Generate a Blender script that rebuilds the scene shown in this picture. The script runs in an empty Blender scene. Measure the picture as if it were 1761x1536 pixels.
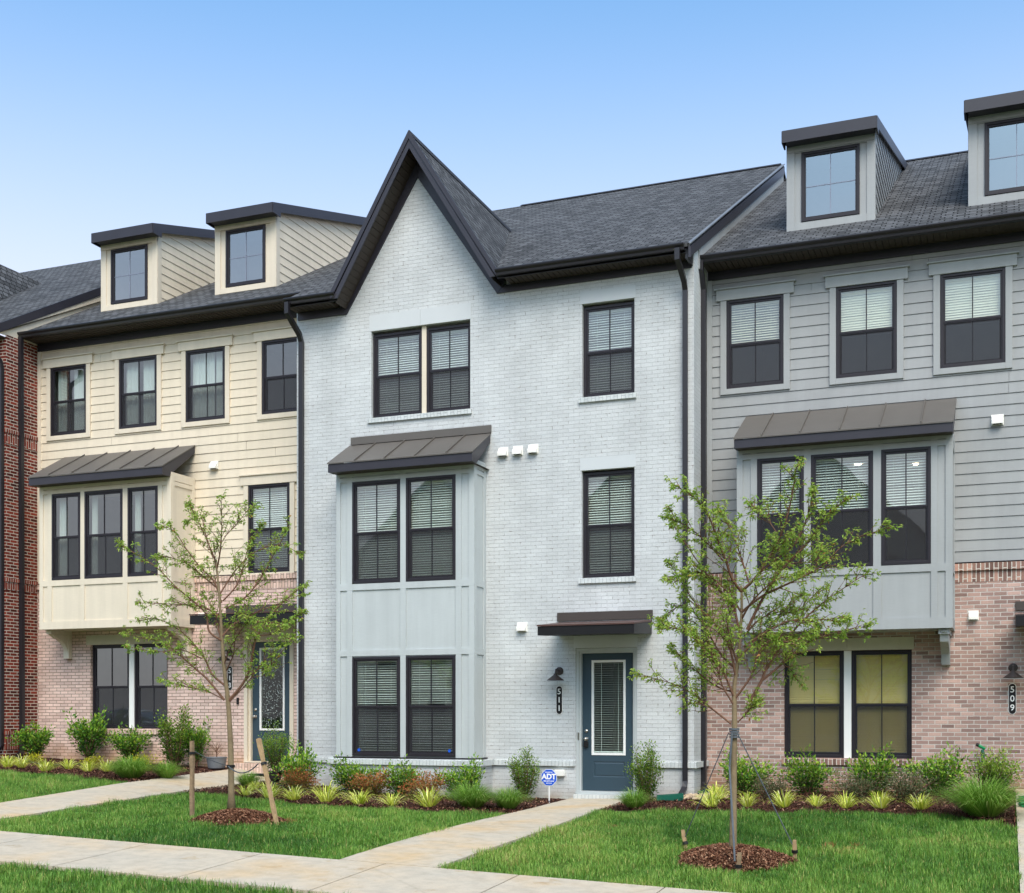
import bpy, math, random
import numpy as np
from mathutils import Vector, Matrix

R = math.radians
sc = bpy.context.scene
C = sc.collection

# ------------------------------------------------------------------ camera
cd = bpy.data.cameras.new('camera')
cam = bpy.data.objects.new('camera', cd); C.objects.link(cam)
cam.location = (0, 0, 1.5)
cam.rotation_euler = (R(90), 0, R(21.546))
cd.sensor_width = 36; cd.lens = 44.12
cd.shift_y = 0.2623; cd.clip_start = .1; cd.clip_end = 2000
sc.camera = cam

# ------------------------------------------------------------------ world, sun, exposure
SUN_EL, SUN_AZ = 50, 152          # azimuth: clockwise from +Y, where the light comes from
w = bpy.data.worlds.new('World'); sc.world = w; w.use_nodes = True
nt = w.node_tree; nt.nodes.clear()
sky = nt.nodes.new('ShaderNodeTexSky'); sky.sky_type = 'NISHITA'; sky.sun_disc = False
sky.sun_elevation = R(SUN_EL); sky.sun_rotation = R(SUN_AZ)
sky.altitude = 50; sky.air_density = 1.0; sky.dust_density = 2.5; sky.ozone_density = 1.5
bg = nt.nodes.new('ShaderNodeBackground'); bg.inputs[1].default_value = .15
wo = nt.nodes.new('ShaderNodeOutputWorld')
# summer haze: the sky pales towards the horizon (world direction, holds from any viewpoint)
tc = nt.nodes.new('ShaderNodeTexCoord'); sx = nt.nodes.new('ShaderNodeSeparateXYZ'); nt.links.new(tc.outputs['Generated'], sx.inputs[0])
mr = nt.nodes.new('ShaderNodeMapRange'); mr.interpolation_type = 'SMOOTHSTEP'
for i, v in ((1, .54), (2, .18), (3, 0.), (4, .85)): mr.inputs[i].default_value = v
nt.links.new(sx.outputs[2], mr.inputs[0])
tm = nt.nodes.new('ShaderNodeMix'); tm.data_type = 'RGBA'; tm.blend_type = 'MULTIPLY'; tm.inputs[0].default_value = 1
tm.inputs[7].default_value = (.74, 1.03, 1.12, 1); nt.links.new(sky.outputs[0], tm.inputs[6])
hm = nt.nodes.new('ShaderNodeMix'); hm.data_type = 'RGBA'; hm.inputs[7].default_value = (3.75, 3.5, 3.7, 1)
nt.links.new(mr.outputs[0], hm.inputs[0]); nt.links.new(tm.outputs[2], hm.inputs[6])
nt.links.new(hm.outputs[2], bg.inputs[0]); nt.links.new(bg.outputs[0], wo.inputs[0])
sl = bpy.data.lights.new('sun', 'SUN'); sl.energy = 1.4; sl.angle = R(36); sl.color = (1, .77, .63)
sun = bpy.data.objects.new('sun', sl); C.objects.link(sun)
az, el = R(SUN_AZ), R(SUN_EL)
sd = Vector((math.sin(az)*math.cos(el), math.cos(az)*math.cos(el), math.sin(el)))
sun.rotation_euler = sd.to_track_quat('Z', 'Y').to_euler()
sun.location = (0, 0, 30)
sc.view_settings.view_transform = 'Standard'; sc.view_settings.look = 'None'
sc.view_settings.gamma = 1; sc.view_settings.exposure = 0.9
sc.render.engine = 'CYCLES'
sc.cycles.transparent_max_bounces = 24; sc.cycles.max_bounces = 8

random.seed(5); rng = np.random.default_rng(7)

# ------------------------------------------------------------------ materials
def lin(c):
    return tuple(((x/255+.055)/1.055)**2.4 if x > 10 else x/3294 for x in c)+(1,)

class NT:
    def __init__(s, name):
        s.m = bpy.data.materials.new(name); s.m.use_nodes = True
        s.t = s.m.node_tree; s.t.nodes.clear()
        s.out = s.n('OutputMaterial'); s.b = s.n('BsdfPrincipled')
        s.l(s.b.outputs[0], s.out.inputs[0])
    def n(s, k, **kw):
        o = s.t.nodes.new('ShaderNode'+k)
        for a, b in kw.items(): setattr(o, a, b)
        return o
    def l(s, a, b): s.t.links.new(a, b)
    def base(s, col, rough=.6, spec=.3, metal=0):
        s.b.inputs['Base Color'].default_value = col; s.b.inputs['Roughness'].default_value = rough
        s.b.inputs['Specular IOR Level'].default_value = spec; s.b.inputs['Metallic'].default_value = metal
    def noise(s, scale, detail=4, co=None, rough=.55):
        x = s.n('TexNoise'); x.inputs['Scale'].default_value = scale; x.inputs['Detail'].default_value = detail
        x.inputs['Roughness'].default_value = rough
        if co is not None: s.l(co, x.inputs['Vector'])
        return x.outputs['Fac']
    def ramp(s, fac, stops):
        r = s.n('ValToRGB'); s.l(fac, r.inputs[0]); e = r.color_ramp.elements
        e[0].position, e[0].color = stops[0]; e[1].position, e[1].color = stops[-1]
        for p, c in stops[1:-1]:
            k = e.new(p); k.color = c
        return r.outputs[0]
    def mix(s, a, b, fac, mode='MIX'):
        x = s.n('Mix', data_type='RGBA', blend_type=mode)
        for i, v in ((6, a), (7, b)):
            if hasattr(v, 'is_linked'): s.l(v, x.inputs[i])
            else: x.inputs[i].default_value = v
        if hasattr(fac, 'is_linked'): s.l(fac, x.inputs[0])
        else: x.inputs[0].default_value = fac
        return x.outputs[2]
    def math(s, op, a, b=0.):
        x = s.n('Math', operation=op)
        for i, v in ((0, a), (1, b)):
            if hasattr(v, 'is_linked'): s.l(v, x.inputs[i])
            else: x.inputs[i].default_value = v
        return x.outputs[0]
    def bump(s, h, strength=.3, dist=.01):
        x = s.n('Bump'); x.inputs['Strength'].default_value = strength; x.inputs['Distance'].default_value = dist
        s.l(h, x.inputs['Height']); s.l(x.outputs[0], s.b.inputs['Normal'])

def g3(v): return (v, v, v, 1)

def plain(name, col, rough=.6, spec=.3, metal=0, var=.12, scale=3., fine=60.):
    k = NT(name); k.base(col, rough, spec, metal)
    co = k.n('TexCoord').outputs['Object']
    a = k.noise(scale, 5, co); b = k.noise(fine, 2, co)
    f = k.math('ADD', k.math('MULTIPLY', a, .7), k.math('MULTIPLY', b, .3))
    r = k.ramp(f, [(.3, g3(1-var)), (.7, g3(1+var*.6))])
    k.l(k.mix(col, r, 1., 'MULTIPLY'), k.b.inputs['Base Color'])
    k.bump(b, .08, .004)
    return k.m

def brick(name, c1, c2, mortar, msize=.0055, bw=.2032, rh=.0677, vertical=False, stain=None, bumpd=.006, var=.25, dirt=None, squash=1):
    k = NT(name); k.base(c1, .85, .2)
    uv = k.n('UVMap').outputs[0]
    nz = k.n('TexNoise'); nz.inputs['Scale'].default_value = 9; nz.inputs['Detail'].default_value = 3; k.l(uv, nz.inputs['Vector'])
    ad = k.n('VectorMath', operation='MULTIPLY_ADD'); k.l(nz.outputs['Color'], ad.inputs[0])
    ad.inputs[1].default_value = (.008, .008, 0); k.l(uv, ad.inputs[2])
    v = ad.outputs[0]
    if vertical:
        sx = k.n('SeparateXYZ'); k.l(v, sx.inputs[0]); cx = k.n('CombineXYZ')
        k.l(sx.outputs[1], cx.inputs[0]); k.l(sx.outputs[0], cx.inputs[1]); v = cx.outputs[0]
    br = k.n('TexBrick'); k.l(v, br.inputs['Vector'])
    br.inputs['Color1'].default_value = c1; br.inputs['Color2'].default_value = c2; br.inputs['Mortar'].default_value = mortar
    br.inputs['Scale'].default_value = 1; br.inputs['Mortar Size'].default_value = msize
    br.inputs['Mortar Smooth'].default_value = .35; br.inputs['Bias'].default_value = -.1
    br.inputs['Brick Width'].default_value = bw; br.inputs['Row Height'].default_value = rh
    # tone of every single brick, hashed from its row and column
    sv = k.n('SeparateXYZ'); k.l(v, sv.inputs[0])
    row = k.math('FLOOR', k.math('DIVIDE', sv.outputs[1], rh))
    par_ = k.math('MULTIPLY', k.math('SUBTRACT', 1., k.math('FLOORED_MODULO', row, 2.)), bw*.5)
    colm = k.math('FLOOR', k.math('DIVIDE', k.math('ADD', sv.outputs[0], par_), bw))
    cb = k.n('CombineXYZ'); k.l(row, cb.inputs[0]); k.l(colm, cb.inputs[1])
    wn = k.n('TexWhiteNoise', noise_dimensions='2D'); k.l(cb.outputs[0], wn.inputs['Vector'])
    hashv = wn.outputs['Value']; cc = k.n('SeparateXYZ'); k.l(wn.outputs['Color'], cc.inputs[0])
    bc = k.mix(c1, c2, k.ramp(hashv, [(.2, g3(0)), (.9, g3(1))]))
    bc = k.mix(bc, k.ramp(cc.outputs[1], [(0, g3(1-var)), (.5, g3(1)), (1, g3(1+var*.35))]), 1, 'MULTIPLY')
    col = k.mix(bc, mortar, br.outputs['Fac'])
    n1 = k.noise(1.3, 5, uv); n2 = k.noise(45, 4, uv, .7)
    col = k.mix(col, k.ramp(n1, [(.3, g3(.88)), (.7, g3(1.06))]), 1, 'MULTIPLY')
    col = k.mix(col, k.ramp(n2, [(.3, g3(.86)), (.65, g3(1.08))]), .8, 'MULTIPLY')
    mpv = k.n('Mapping'); mpv.inputs['Scale'].default_value = (2.2, .22, 1); k.l(uv, mpv.inputs[0])
    col = k.mix(col, k.ramp(k.noise(1, 5, mpv.outputs[0], .6), [(.3, g3(.93)), (.6, g3(1.02))]), 1, 'MULTIPLY')
    if dirt:   # scattered dark chips in the joints
        n3 = k.noise(14, 3, uv)
        m = k.math('MULTIPLY', br.outputs['Fac'], k.ramp(n3, [(.56, g3(0)), (.68, g3(1))]))
        col = k.mix(col, dirt, m)
    if stain:  # splash-back from the soil on the lowest courses
        sx = k.n('SeparateXYZ'); k.l(uv, sx.inputs[0])
        mr = k.n('MapRange'); k.l(sx.outputs[1], mr.inputs[0])
        mr.inputs[1].default_value = stain[1]; mr.inputs[2].default_value = stain[2]; mr.inputs[3].default_value = .75; mr.inputs[4].default_value = 0
        m = k.math('MULTIPLY', mr.outputs[0], k.ramp(k.noise(3, 4, uv), [(.3, g3(.2)), (.7, g3(1))]))
        col = k.mix(col, stain[0], m)
    k.l(col, k.b.inputs['Base Color'])
    h = k.math('ADD', k.math('MULTIPLY', br.outputs['Fac'], -1.), k.math('MULTIPLY', n2, .35))
    k.bump(h, .9, bumpd)
    return k.m

def board_mat(name, col, var=.07):
    k = NT(name); k.base(col, .6, .25)
    uv = k.n('UVMap').outputs[0]
    mp = k.n('Mapping'); mp.inputs['Scale'].default_value = (6, 160, 1); k.l(uv, mp.inputs[0])
    g = k.noise(1, 4, mp.outputs[0]); a = k.noise(1.1, 4, uv)
    c = k.mix(col, k.ramp(a, [(.3, g3(1-var)), (.7, g3(1+var*.6))]), 1, 'MULTIPLY')
    c = k.mix(c, k.ramp(g, [(.3, g3(.95)), (.7, g3(1.03))]), 1, 'MULTIPLY')
    mp2 = k.n('Mapping'); mp2.inputs['Scale'].default_value = (5, .35, 1); k.l(uv, mp2.inputs[0])
    c = k.mix(c, k.ramp(k.noise(1, 5, mp2.outputs[0], .65), [(.3, g3(.93)), (.6, g3(1.02))]), 1, 'MULTIPLY')
    k.l(c, k.b.inputs['Base Color']); k.bump(g, .12, .002)
    return k.m

def shingle(name):
    k = NT(name); k.base(g3(.05), .9, .2)
    uv = k.n('UVMap').outputs[0]
    ad = k.n('VectorMath', operation='MULTIPLY_ADD'); nz = k.n('TexNoise'); nz.inputs['Scale'].default_value = 5; k.l(uv, nz.inputs['Vector'])
    k.l(nz.outputs['Color'], ad.inputs[0]); ad.inputs[1].default_value = (.03, .006, 0); k.l(uv, ad.inputs[2]); v = ad.outputs[0]
    def bt(bw, c1, c2, ms, bias=0):
        b = k.n('TexBrick'); k.l(v, b.inputs['Vector'])
        b.inputs['Scale'].default_value = 1; b.inputs['Brick Width'].default_value = bw; b.inputs['Row Height'].default_value = .143
        b.inputs['Mortar Size'].default_value = ms; b.inputs['Mortar Smooth'].default_value = .1; b.inputs['Bias'].default_value = bias
        b.inputs['Color1'].default_value = c1; b.inputs['Color2'].default_value = c2; b.inputs['Mortar'].default_value = g3(.012)
        b.offset_frequency = 2; b.offset = .37
        return b
    b = bt(.19, lin((68, 69, 70)), lin((104, 105, 107)), .012)
    c2 = bt(.31, g3(.84), g3(1.12), 0)
    c = k.mix(b.outputs['Color'], c2.outputs['Color'], .85, 'MULTIPLY')
    n = k.noise(1.2, 4, uv); f = k.noise(220, 2, uv)
    c = k.mix(c, k.ramp(n, [(.3, g3(.93)), (.7, g3(1.05))]), 1, 'MULTIPLY')
    c = k.mix(c, k.ramp(f, [(.3, g3(.7)), (.7, g3(1.3))]), .8, 'MULTIPLY')
    k.l(c, k.b.inputs['Base Color'])
    h = k.math('ADD', k.math('MULTIPLY', b.outputs['Fac'], -1.), k.math('MULTIPLY', f, .3))
    k.bump(h, .8, .012)
    return k.m

def glass(name, tint=(.86, .93, .91, 1), ior=2.5):
    k = NT(name); t = k.t
    t.nodes.remove(k.b)
    tr = k.n('BsdfTransparent'); tr.inputs[0].default_value = tint
    gl = k.n('BsdfGlossy'); gl.inputs['Roughness'].default_value = .015; gl.inputs[0].default_value = (.95, 1, 1, 1)
    # Schlick reflectance, the same from both sides of the pane
    ge = k.n('NewGeometry'); dt = k.n('VectorMath', operation='DOT_PRODUCT'); k.l(ge.outputs['Normal'], dt.inputs[0]); k.l(ge.outputs['Incoming'], dt.inputs[1])
    f0 = ((ior-1)/(ior+1))**2
    fr = k.math('ADD', f0, k.math('MULTIPLY', 1-f0, k.math('POWER', k.math('SUBTRACT', 1., k.math('ABSOLUTE', dt.outputs['Value'])), 5.)))
    # slight waviness of the pane
    co = k.n('TexCoord').outputs['Object']; b = k.n('Bump'); b.inputs['Strength'].default_value = .05; b.inputs['Distance'].default_value = .02
    k.l(k.noise(1.7, 1, co), b.inputs['Height']); k.l(b.outputs[0], gl.inputs['Normal'])
    mx = k.n('MixShader'); k.l(fr, mx.inputs[0]); k.l(tr.outputs[0], mx.inputs[1]); k.l(gl.outputs[0], mx.inputs[2])
    k.l(mx.outputs[0], k.out.inputs[0]); return k.m

def screen_mat():
    k = NT('insect_screen'); k.t.nodes.remove(k.b)
    tr = k.n('BsdfTransparent'); d = k.n('BsdfDiffuse'); d.inputs[0].default_value = lin((62, 62, 66))
    mx = k.n('MixShader'); mx.inputs[0].default_value = .5
    k.l(tr.outputs[0], mx.inputs[1]); k.l(d.outputs[0], mx.inputs[2]); k.l(mx.outputs[0], k.out.inputs[0]); return k.m

def leaf_mat(name, stops, trans=.35, rough=.5):
    k = NT(name); k.t.nodes.remove(k.b)
    at = k.n('Attribute', attribute_name='tint'); col = k.ramp(at.outputs['Fac'], stops)
    p = k.n('BsdfPrincipled'); p.inputs['Roughness'].default_value = rough; p.inputs['Specular IOR Level'].default_value = .35
    k.l(col, p.inputs['Base Color'])
    t = k.n('BsdfTranslucent'); k.l(k.mix(col, (1, 1, .55, 1), .25, 'MULTIPLY'), t.inputs[0])
    mx = k.n('MixShader'); mx.inputs[0].default_value = trans
    k.l(p.outputs[0], mx.inputs[1]); k.l(t.outputs[0], mx.inputs[2]); k.l(mx.outputs[0], k.out.inputs[0]); return k.m

def emit(name, col, s):
    k = NT(name); k.b.inputs['Emission Color'].default_value = col; k.b.inputs['Emission Strength'].default_value = s; return k.m

M = {}
M['brick_grey'] = brick('painted_grey_brick', lin((203, 206, 206)), lin((208, 211, 211)), lin((190, 193, 193)), .0045, var=.03, dirt=lin((120, 112, 105)), stain=(lin((170, 140, 112)), .0, .28), bumpd=.0035)
M['rowlock_grey'] = brick('painted_grey_rowlock', lin((208, 213, 212)), lin((215, 219, 217)), lin((170, 178, 180)), .004, bw=.3, rh=.0677, vertical=True, var=.05)
M['brick_tan'] = brick('tan_brown_brick', lin((194, 162, 150)), lin((158, 130, 121)), lin((208, 200, 192)), .008, var=.27, stain=(lin((176, 128, 72)), .1, .62))
M['soldier_tan'] = brick('tan_brown_soldier', lin((186, 146, 130)), lin((124, 96, 88)), lin((216, 208, 196)), .009, bw=.3, rh=.0677, vertical=True, var=.35)
M['brick_pink'] = brick('pale_pink_brick', lin((236, 208, 196)), lin((222, 192, 180)), lin((150, 130, 112)), .007, var=.16, stain=(lin((205, 150, 80)), .35, .95))
M['soldier_pink'] = brick('pale_pink_soldier', lin((236, 206, 190)), lin((214, 184, 166)), lin((150, 132, 116)), .007, bw=.3, rh=.0677, vertical=True, var=.2)
M['brick_red'] = brick('red_brick', lin((136, 58, 44)), lin((92, 42, 36)), lin((204, 192, 178)), .009, var=.45)
M['soldier_red'] = brick('red_soldier', lin((150, 72, 56)), lin((112, 52, 44)), lin((196, 184, 172)), .009, bw=.3, rh=.0677, vertical=True, var=.4)
M['siding_cream'] = board_mat('cream_siding', lin((226, 213, 190)))
M['trim_cream'] = board_mat('cream_trim', lin((224, 212, 191)), .04)
M['siding_grey'] = board_mat('grey_siding', lin((160, 162, 162)))
M['trim_grey'] = board_mat('grey_trim', lin((165, 168, 168)), .04)
M['bay_grey'] = board_mat('pale_grey_bay_board', lin((188, 194, 194)), .04)
M['stone'] = plain('pale_cast_stone', lin((206, 202, 182)), .8, .2)
M['lintel'] = plain('painted_lintel', lin((203, 207, 208)), .7, .2, var=.03)
M['spout'] = plain('black_downspout_metal', lin((34, 32, 37)), .4, .5, var=.1)
M['muntin_light'] = plain('grey_muntin', lin((140, 146, 165)), .5, .3)
M['dark'] = plain('dark_bronze_metal', lin((48, 46, 54)), .42, .5, var=.15)
M['gutter'] = plain('black_gutter_metal', lin((36, 34, 37)), .32, .5, var=.1)
M['soffit'] = plain('dark_soffit', lin((66, 58, 52)), .6, .3)
M['frame'] = plain('dark_window_frame', lin((38, 34, 40)), .45, .4, var=.08)
M['seam'] = plain('bronze_standing_seam', lin((96, 91, 85)), .5, .5, var=.12, scale=2)
M['canopy'] = plain('bronze_canopy_cover', lin((72, 64, 59)), .45, .5)
M['canopy_top'] = plain('reddish_canopy_edge', lin((84, 60, 54)), .5, .4)
M['roof'] = shingle('charcoal_shingles')
M['ridge'] = plain('charcoal_ridge_cap', lin((58, 60, 66)), .9, .2, var=.3, scale=8)
M['glass'] = glass('window_glass')
M['glass_high'] = glass('dormer_glass', (.72, .74, .84, 1), 3.6)
M['glass_dark'] = glass('door_glass', (.75, .82, .80, 1), 1.6)
M['screen'] = screen_mat()
M['blind'] = plain('white_blind_slat', lin((244, 246, 238)), .6, .3, var=.03)
M['blind_cream'] = plain('cream_blind_slat', lin((244, 238, 216)), .6, .3, var=.03)
M['blind_lamplit'] = plain('lamplit_blind_slat', lin((255, 224, 142)), .6, .3, var=.03)  # warm lamplight from the room behind is put into the slat colour
M['curtain'] = plain('sheer_curtain', lin((225, 228, 224)), .8, .1, var=.05)
M['room'] = plain('room_wall', lin((188, 184, 176)), .9, .1)
M['door'] = plain('slate_blue_door_paint', lin((52, 72, 84)), .45, .45, var=.06)
M['white'] = plain('white_plastic', lin((240, 240, 236)), .45, .4, var=.03)
M['vent'] = plain('white_vent_hood', lin((242, 240, 232)), .5, .3, var=.04)
M['nickel'] = plain('brushed_nickel', lin((190, 186, 180)), .28, .5, 1., var=.05)
M['black'] = plain('black_paint', lin((22, 20, 21)), .45, .4, var=.05)
M['ink'] = plain('white_numeral', lin((240, 240, 238)), .5, .3, var=.02)
M['lamp'] = plain('bronze_lamp_metal', lin((66, 56, 52)), .5, .4)
M['bulb'] = emit('lit_bulb', (1, .72, .38, 1), 5)
M['downlight'] = emit('lit_ceiling_light', (1, .82, .6, 1), 14)
M['sign_blue'] = plain('blue_sign_face', lin((30, 92, 210)), .4, .4, var=.03)
M['bark'] = plain('young_tree_bark', lin((138, 122, 96)), .9, .1, var=.35, scale=6, fine=50)
M['twig'] = plain('reddish_branch_bark', lin((118, 88, 72)), .85, .1, var=.3, scale=9)
M['wood'] = plain('weathered_stake_wood', lin((176, 148, 112)), .85, .1, var=.3, scale=14)
M['wood_grey'] = plain('grey_brown_stake_wood', lin((148, 126, 100)), .9, .1, var=.4, scale=12)
M['strap'] = plain('grey_webbing_strap', lin((92, 98, 104)), .7, .2)
M['mulch'] = None
M['tub'] = plain('grey_metal_tub', lin((132, 136, 140)), .55, .5, .4, var=.2)
M['urn'] = plain('dark_urn', lin((64, 54, 54)), .6, .3, var=.15)
M['mat'] = plain('black_rubber_mat', lin((30, 32, 36)), .9, .2)
M['green_plastic'] = plain('dark_green_plastic', lin((20, 92, 74)), .4, .4, var=.1)
M['green_bright'] = plain('bright_green_plastic', lin((24, 140, 84)), .4, .4, var=.1)
M['pebble'] = plain('river_pebble', lin((196, 172, 144)), .8, .2, var=.4, scale=7)
M['asphalt'] = plain('asphalt', lin((70, 70, 72)), .95, .2, var=.3, scale=2, fine=90)

LEAF = {
 'tree': leaf_mat('cherry_leaf', [(0, lin((68, 110, 40))), (.45, lin((112, 156, 60))), (.8, lin((160, 192, 82))), (.94, lin((188, 196, 96))), (1, lin((184, 134, 74)))], .45),
 'box': leaf_mat('boxwood_leaf', [(0, lin((38, 66, 26))), (.5, lin((82, 122, 40))), (.8, lin((134, 168, 54))), (1, lin((158, 182, 66)))], .25),
 'shrub': leaf_mat('shrub_leaf', [(0, lin((36, 70, 30))), (.5, lin((80, 130, 46))), (.8, lin((138, 182, 54))), (1, lin((176, 200, 66)))], .3),
 'nandina': leaf_mat('orange_tinged_leaf', [(0, lin((74, 92, 42))), (.35, lin((122, 132, 58))), (.6, lin((176, 128, 72))), (1, lin((196, 104, 66)))], .3),
 'yellow': leaf_mat('gold_leaf', [(0, lin((120, 140, 30))), (.5, lin((196, 200, 40))), (1, lin((232, 222, 60)))], .3),
 'juniper': leaf_mat('juniper_leaf', [(0, lin((42, 62, 36))), (.5, lin((84, 102, 62))), (.8, lin((122, 122, 84))), (1, lin((132, 104, 78)))], .2),
 'hosta': leaf_mat('striped_blade', [(0, lin((130, 164, 44))), (.3, lin((196, 212, 70))), (.65, lin((238, 238, 120))), (1, lin((252, 250, 196)))], .3),
 'tuft': leaf_mat('ornamental_blade', [(0, lin((80, 126, 38))), (.5, lin((126, 170, 62))), (.85, lin((168, 198, 96))), (1, lin((176, 186, 112)))], .3),
 'grass': leaf_mat('lawn_blade', [(0, lin((50, 96, 30))), (.4, lin((98, 146, 52))), (.7, lin((142, 178, 76))), (.9, lin((166, 180, 92))), (.97, lin((190, 176, 110))), (1, lin((168, 112, 70)))], .25),
}

def mulch_mat(name, c1, c2, c3):
    k = NT(name); k.base(c1, .95, .15)
    co = k.n('TexCoord').outputs['Object']
    mp = k.n('Mapping'); mp.inputs['Scale'].default_value = (22, 50, 40); k.l(co, mp.inputs[0])
    v = k.n('TexVoronoi'); v.inputs['Scale'].default_value = 1.6; k.l(mp.outputs[0], v.inputs['Vector'])
    r = k.ramp(v.outputs['Color'], [(.15, c1), (.5, c2), (.9, c3)])
    k.l(r, k.b.inputs['Base Color']); k.bump(v.outputs['Distance'], 1., .02)
    return k.m
M['mulch'] = mulch_mat('dark_bark_mulch', lin((44, 28, 24)), lin((78, 50, 42)), lin((112, 78, 64)))
def chip_mat(name, stops):
    k = NT(name); k.base(g3(.1), .95, .1)
    at = k.n('Attribute', attribute_name='tint'); k.l(k.ramp(at.outputs['Fac'], stops), k.b.inputs['Base Color']); return k.m
M['chip'] = chip_mat('mulch_chip', [(0, lin((40, 26, 22))), (.6, lin((86, 56, 46))), (.9, lin((128, 88, 70))), (1, lin((182, 146, 120)))])
M['chip_light'] = chip_mat('brown_mulch_chip', [(0, lin((62, 40, 32))), (.5, lin((124, 84, 64))), (.85, lin((166, 122, 94))), (1, lin((190, 154, 122)))])

def concrete(name):
    k = NT(name); k.base(g3(.5), .9, .2)
    co = k.n('TexCoord').outputs['Object']
    a = k.noise(.8, 5, co); b = k.noise(6, 5, co, .65); f = k.noise(160, 2, co)
    c = k.ramp(a, [(.3, lin((190, 180, 162))), (.5, lin((198, 184, 162))), (.72, lin((204, 176, 136)))])
    c = k.mix(c, k.ramp(b, [(.25, g3(.8)), (.6, g3(1.04))]), .9, 'MULTIPLY')
    v = k.n('TexVoronoi'); v.feature = 'DISTANCE_TO_EDGE'; v.inputs['Scale'].default_value = .35; k.l(co, v.inputs['Vector'])
    c = k.mix(c, k.ramp(v.outputs['Distance'], [(.0, g3(.72)), (.008, g3(1))]), .35, 'MULTIPLY')
    d = k.noise(2.2, 6, co, .7); c = k.mix(c, k.ramp(d, [(.6, g3(1)), (.72, lin((226, 206, 176)))]), .8, 'MULTIPLY')
    sp = k.noise(38, 2, co); c = k.mix(c, k.ramp(sp, [(.24, g3(.55)), (.3, g3(1))]), .8, 'MULTIPLY')
    c = k.mix(c, k.ramp(f, [(.3, g3(.88)), (.7, g3(1.06))]), .9, 'MULTIPLY')
    k.l(c, k.b.inputs['Base Color']); k.bump(f, .2, .003); return k.m
M['concrete'] = concrete('broomed_concrete')
def soil(name):
    k = NT(name); k.base(g3(.05), .95, .1)
    co = k.n('TexCoord').outputs['Object']
    a = k.noise(.5, 5, co); f = k.noise(60, 4, co, .7)
    c = k.ramp(f, [(.3, lin((54, 76, 30))), (.5, lin((80, 106, 40))), (.75, lin((116, 120, 62)))])
    c = k.mix(c, k.ramp(a, [(.3, g3(.8)), (.7, g3(1.15))]), 1, 'MULTIPLY')
    k.l(c, k.b.inputs['Base Color']); k.bump(f, .8, .02); return k.m
M['turf'] = soil('turf_thatch')

# ------------------------------------------------------------------ object helpers
def tag(o, label=None, cat=None, group=None, kind=None):
    if label: o['label'] = label
    if cat: o['category'] = cat
    if group: o['group'] = group
    if kind: o['kind'] = kind
    return o
def thing(name, loc, label, cat, group=None, rz=0):
    o = bpy.data.objects.new(name, None); C.objects.link(o)
    o.location = loc; o.rotation_euler = (0, 0, rz); o.empty_display_size = .2
    return tag(o, label, cat, group)
def origin(o):
    v = Vector((0, 0, 0))
    while o is not None: v += o.location; o = o.parent
    return v

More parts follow.
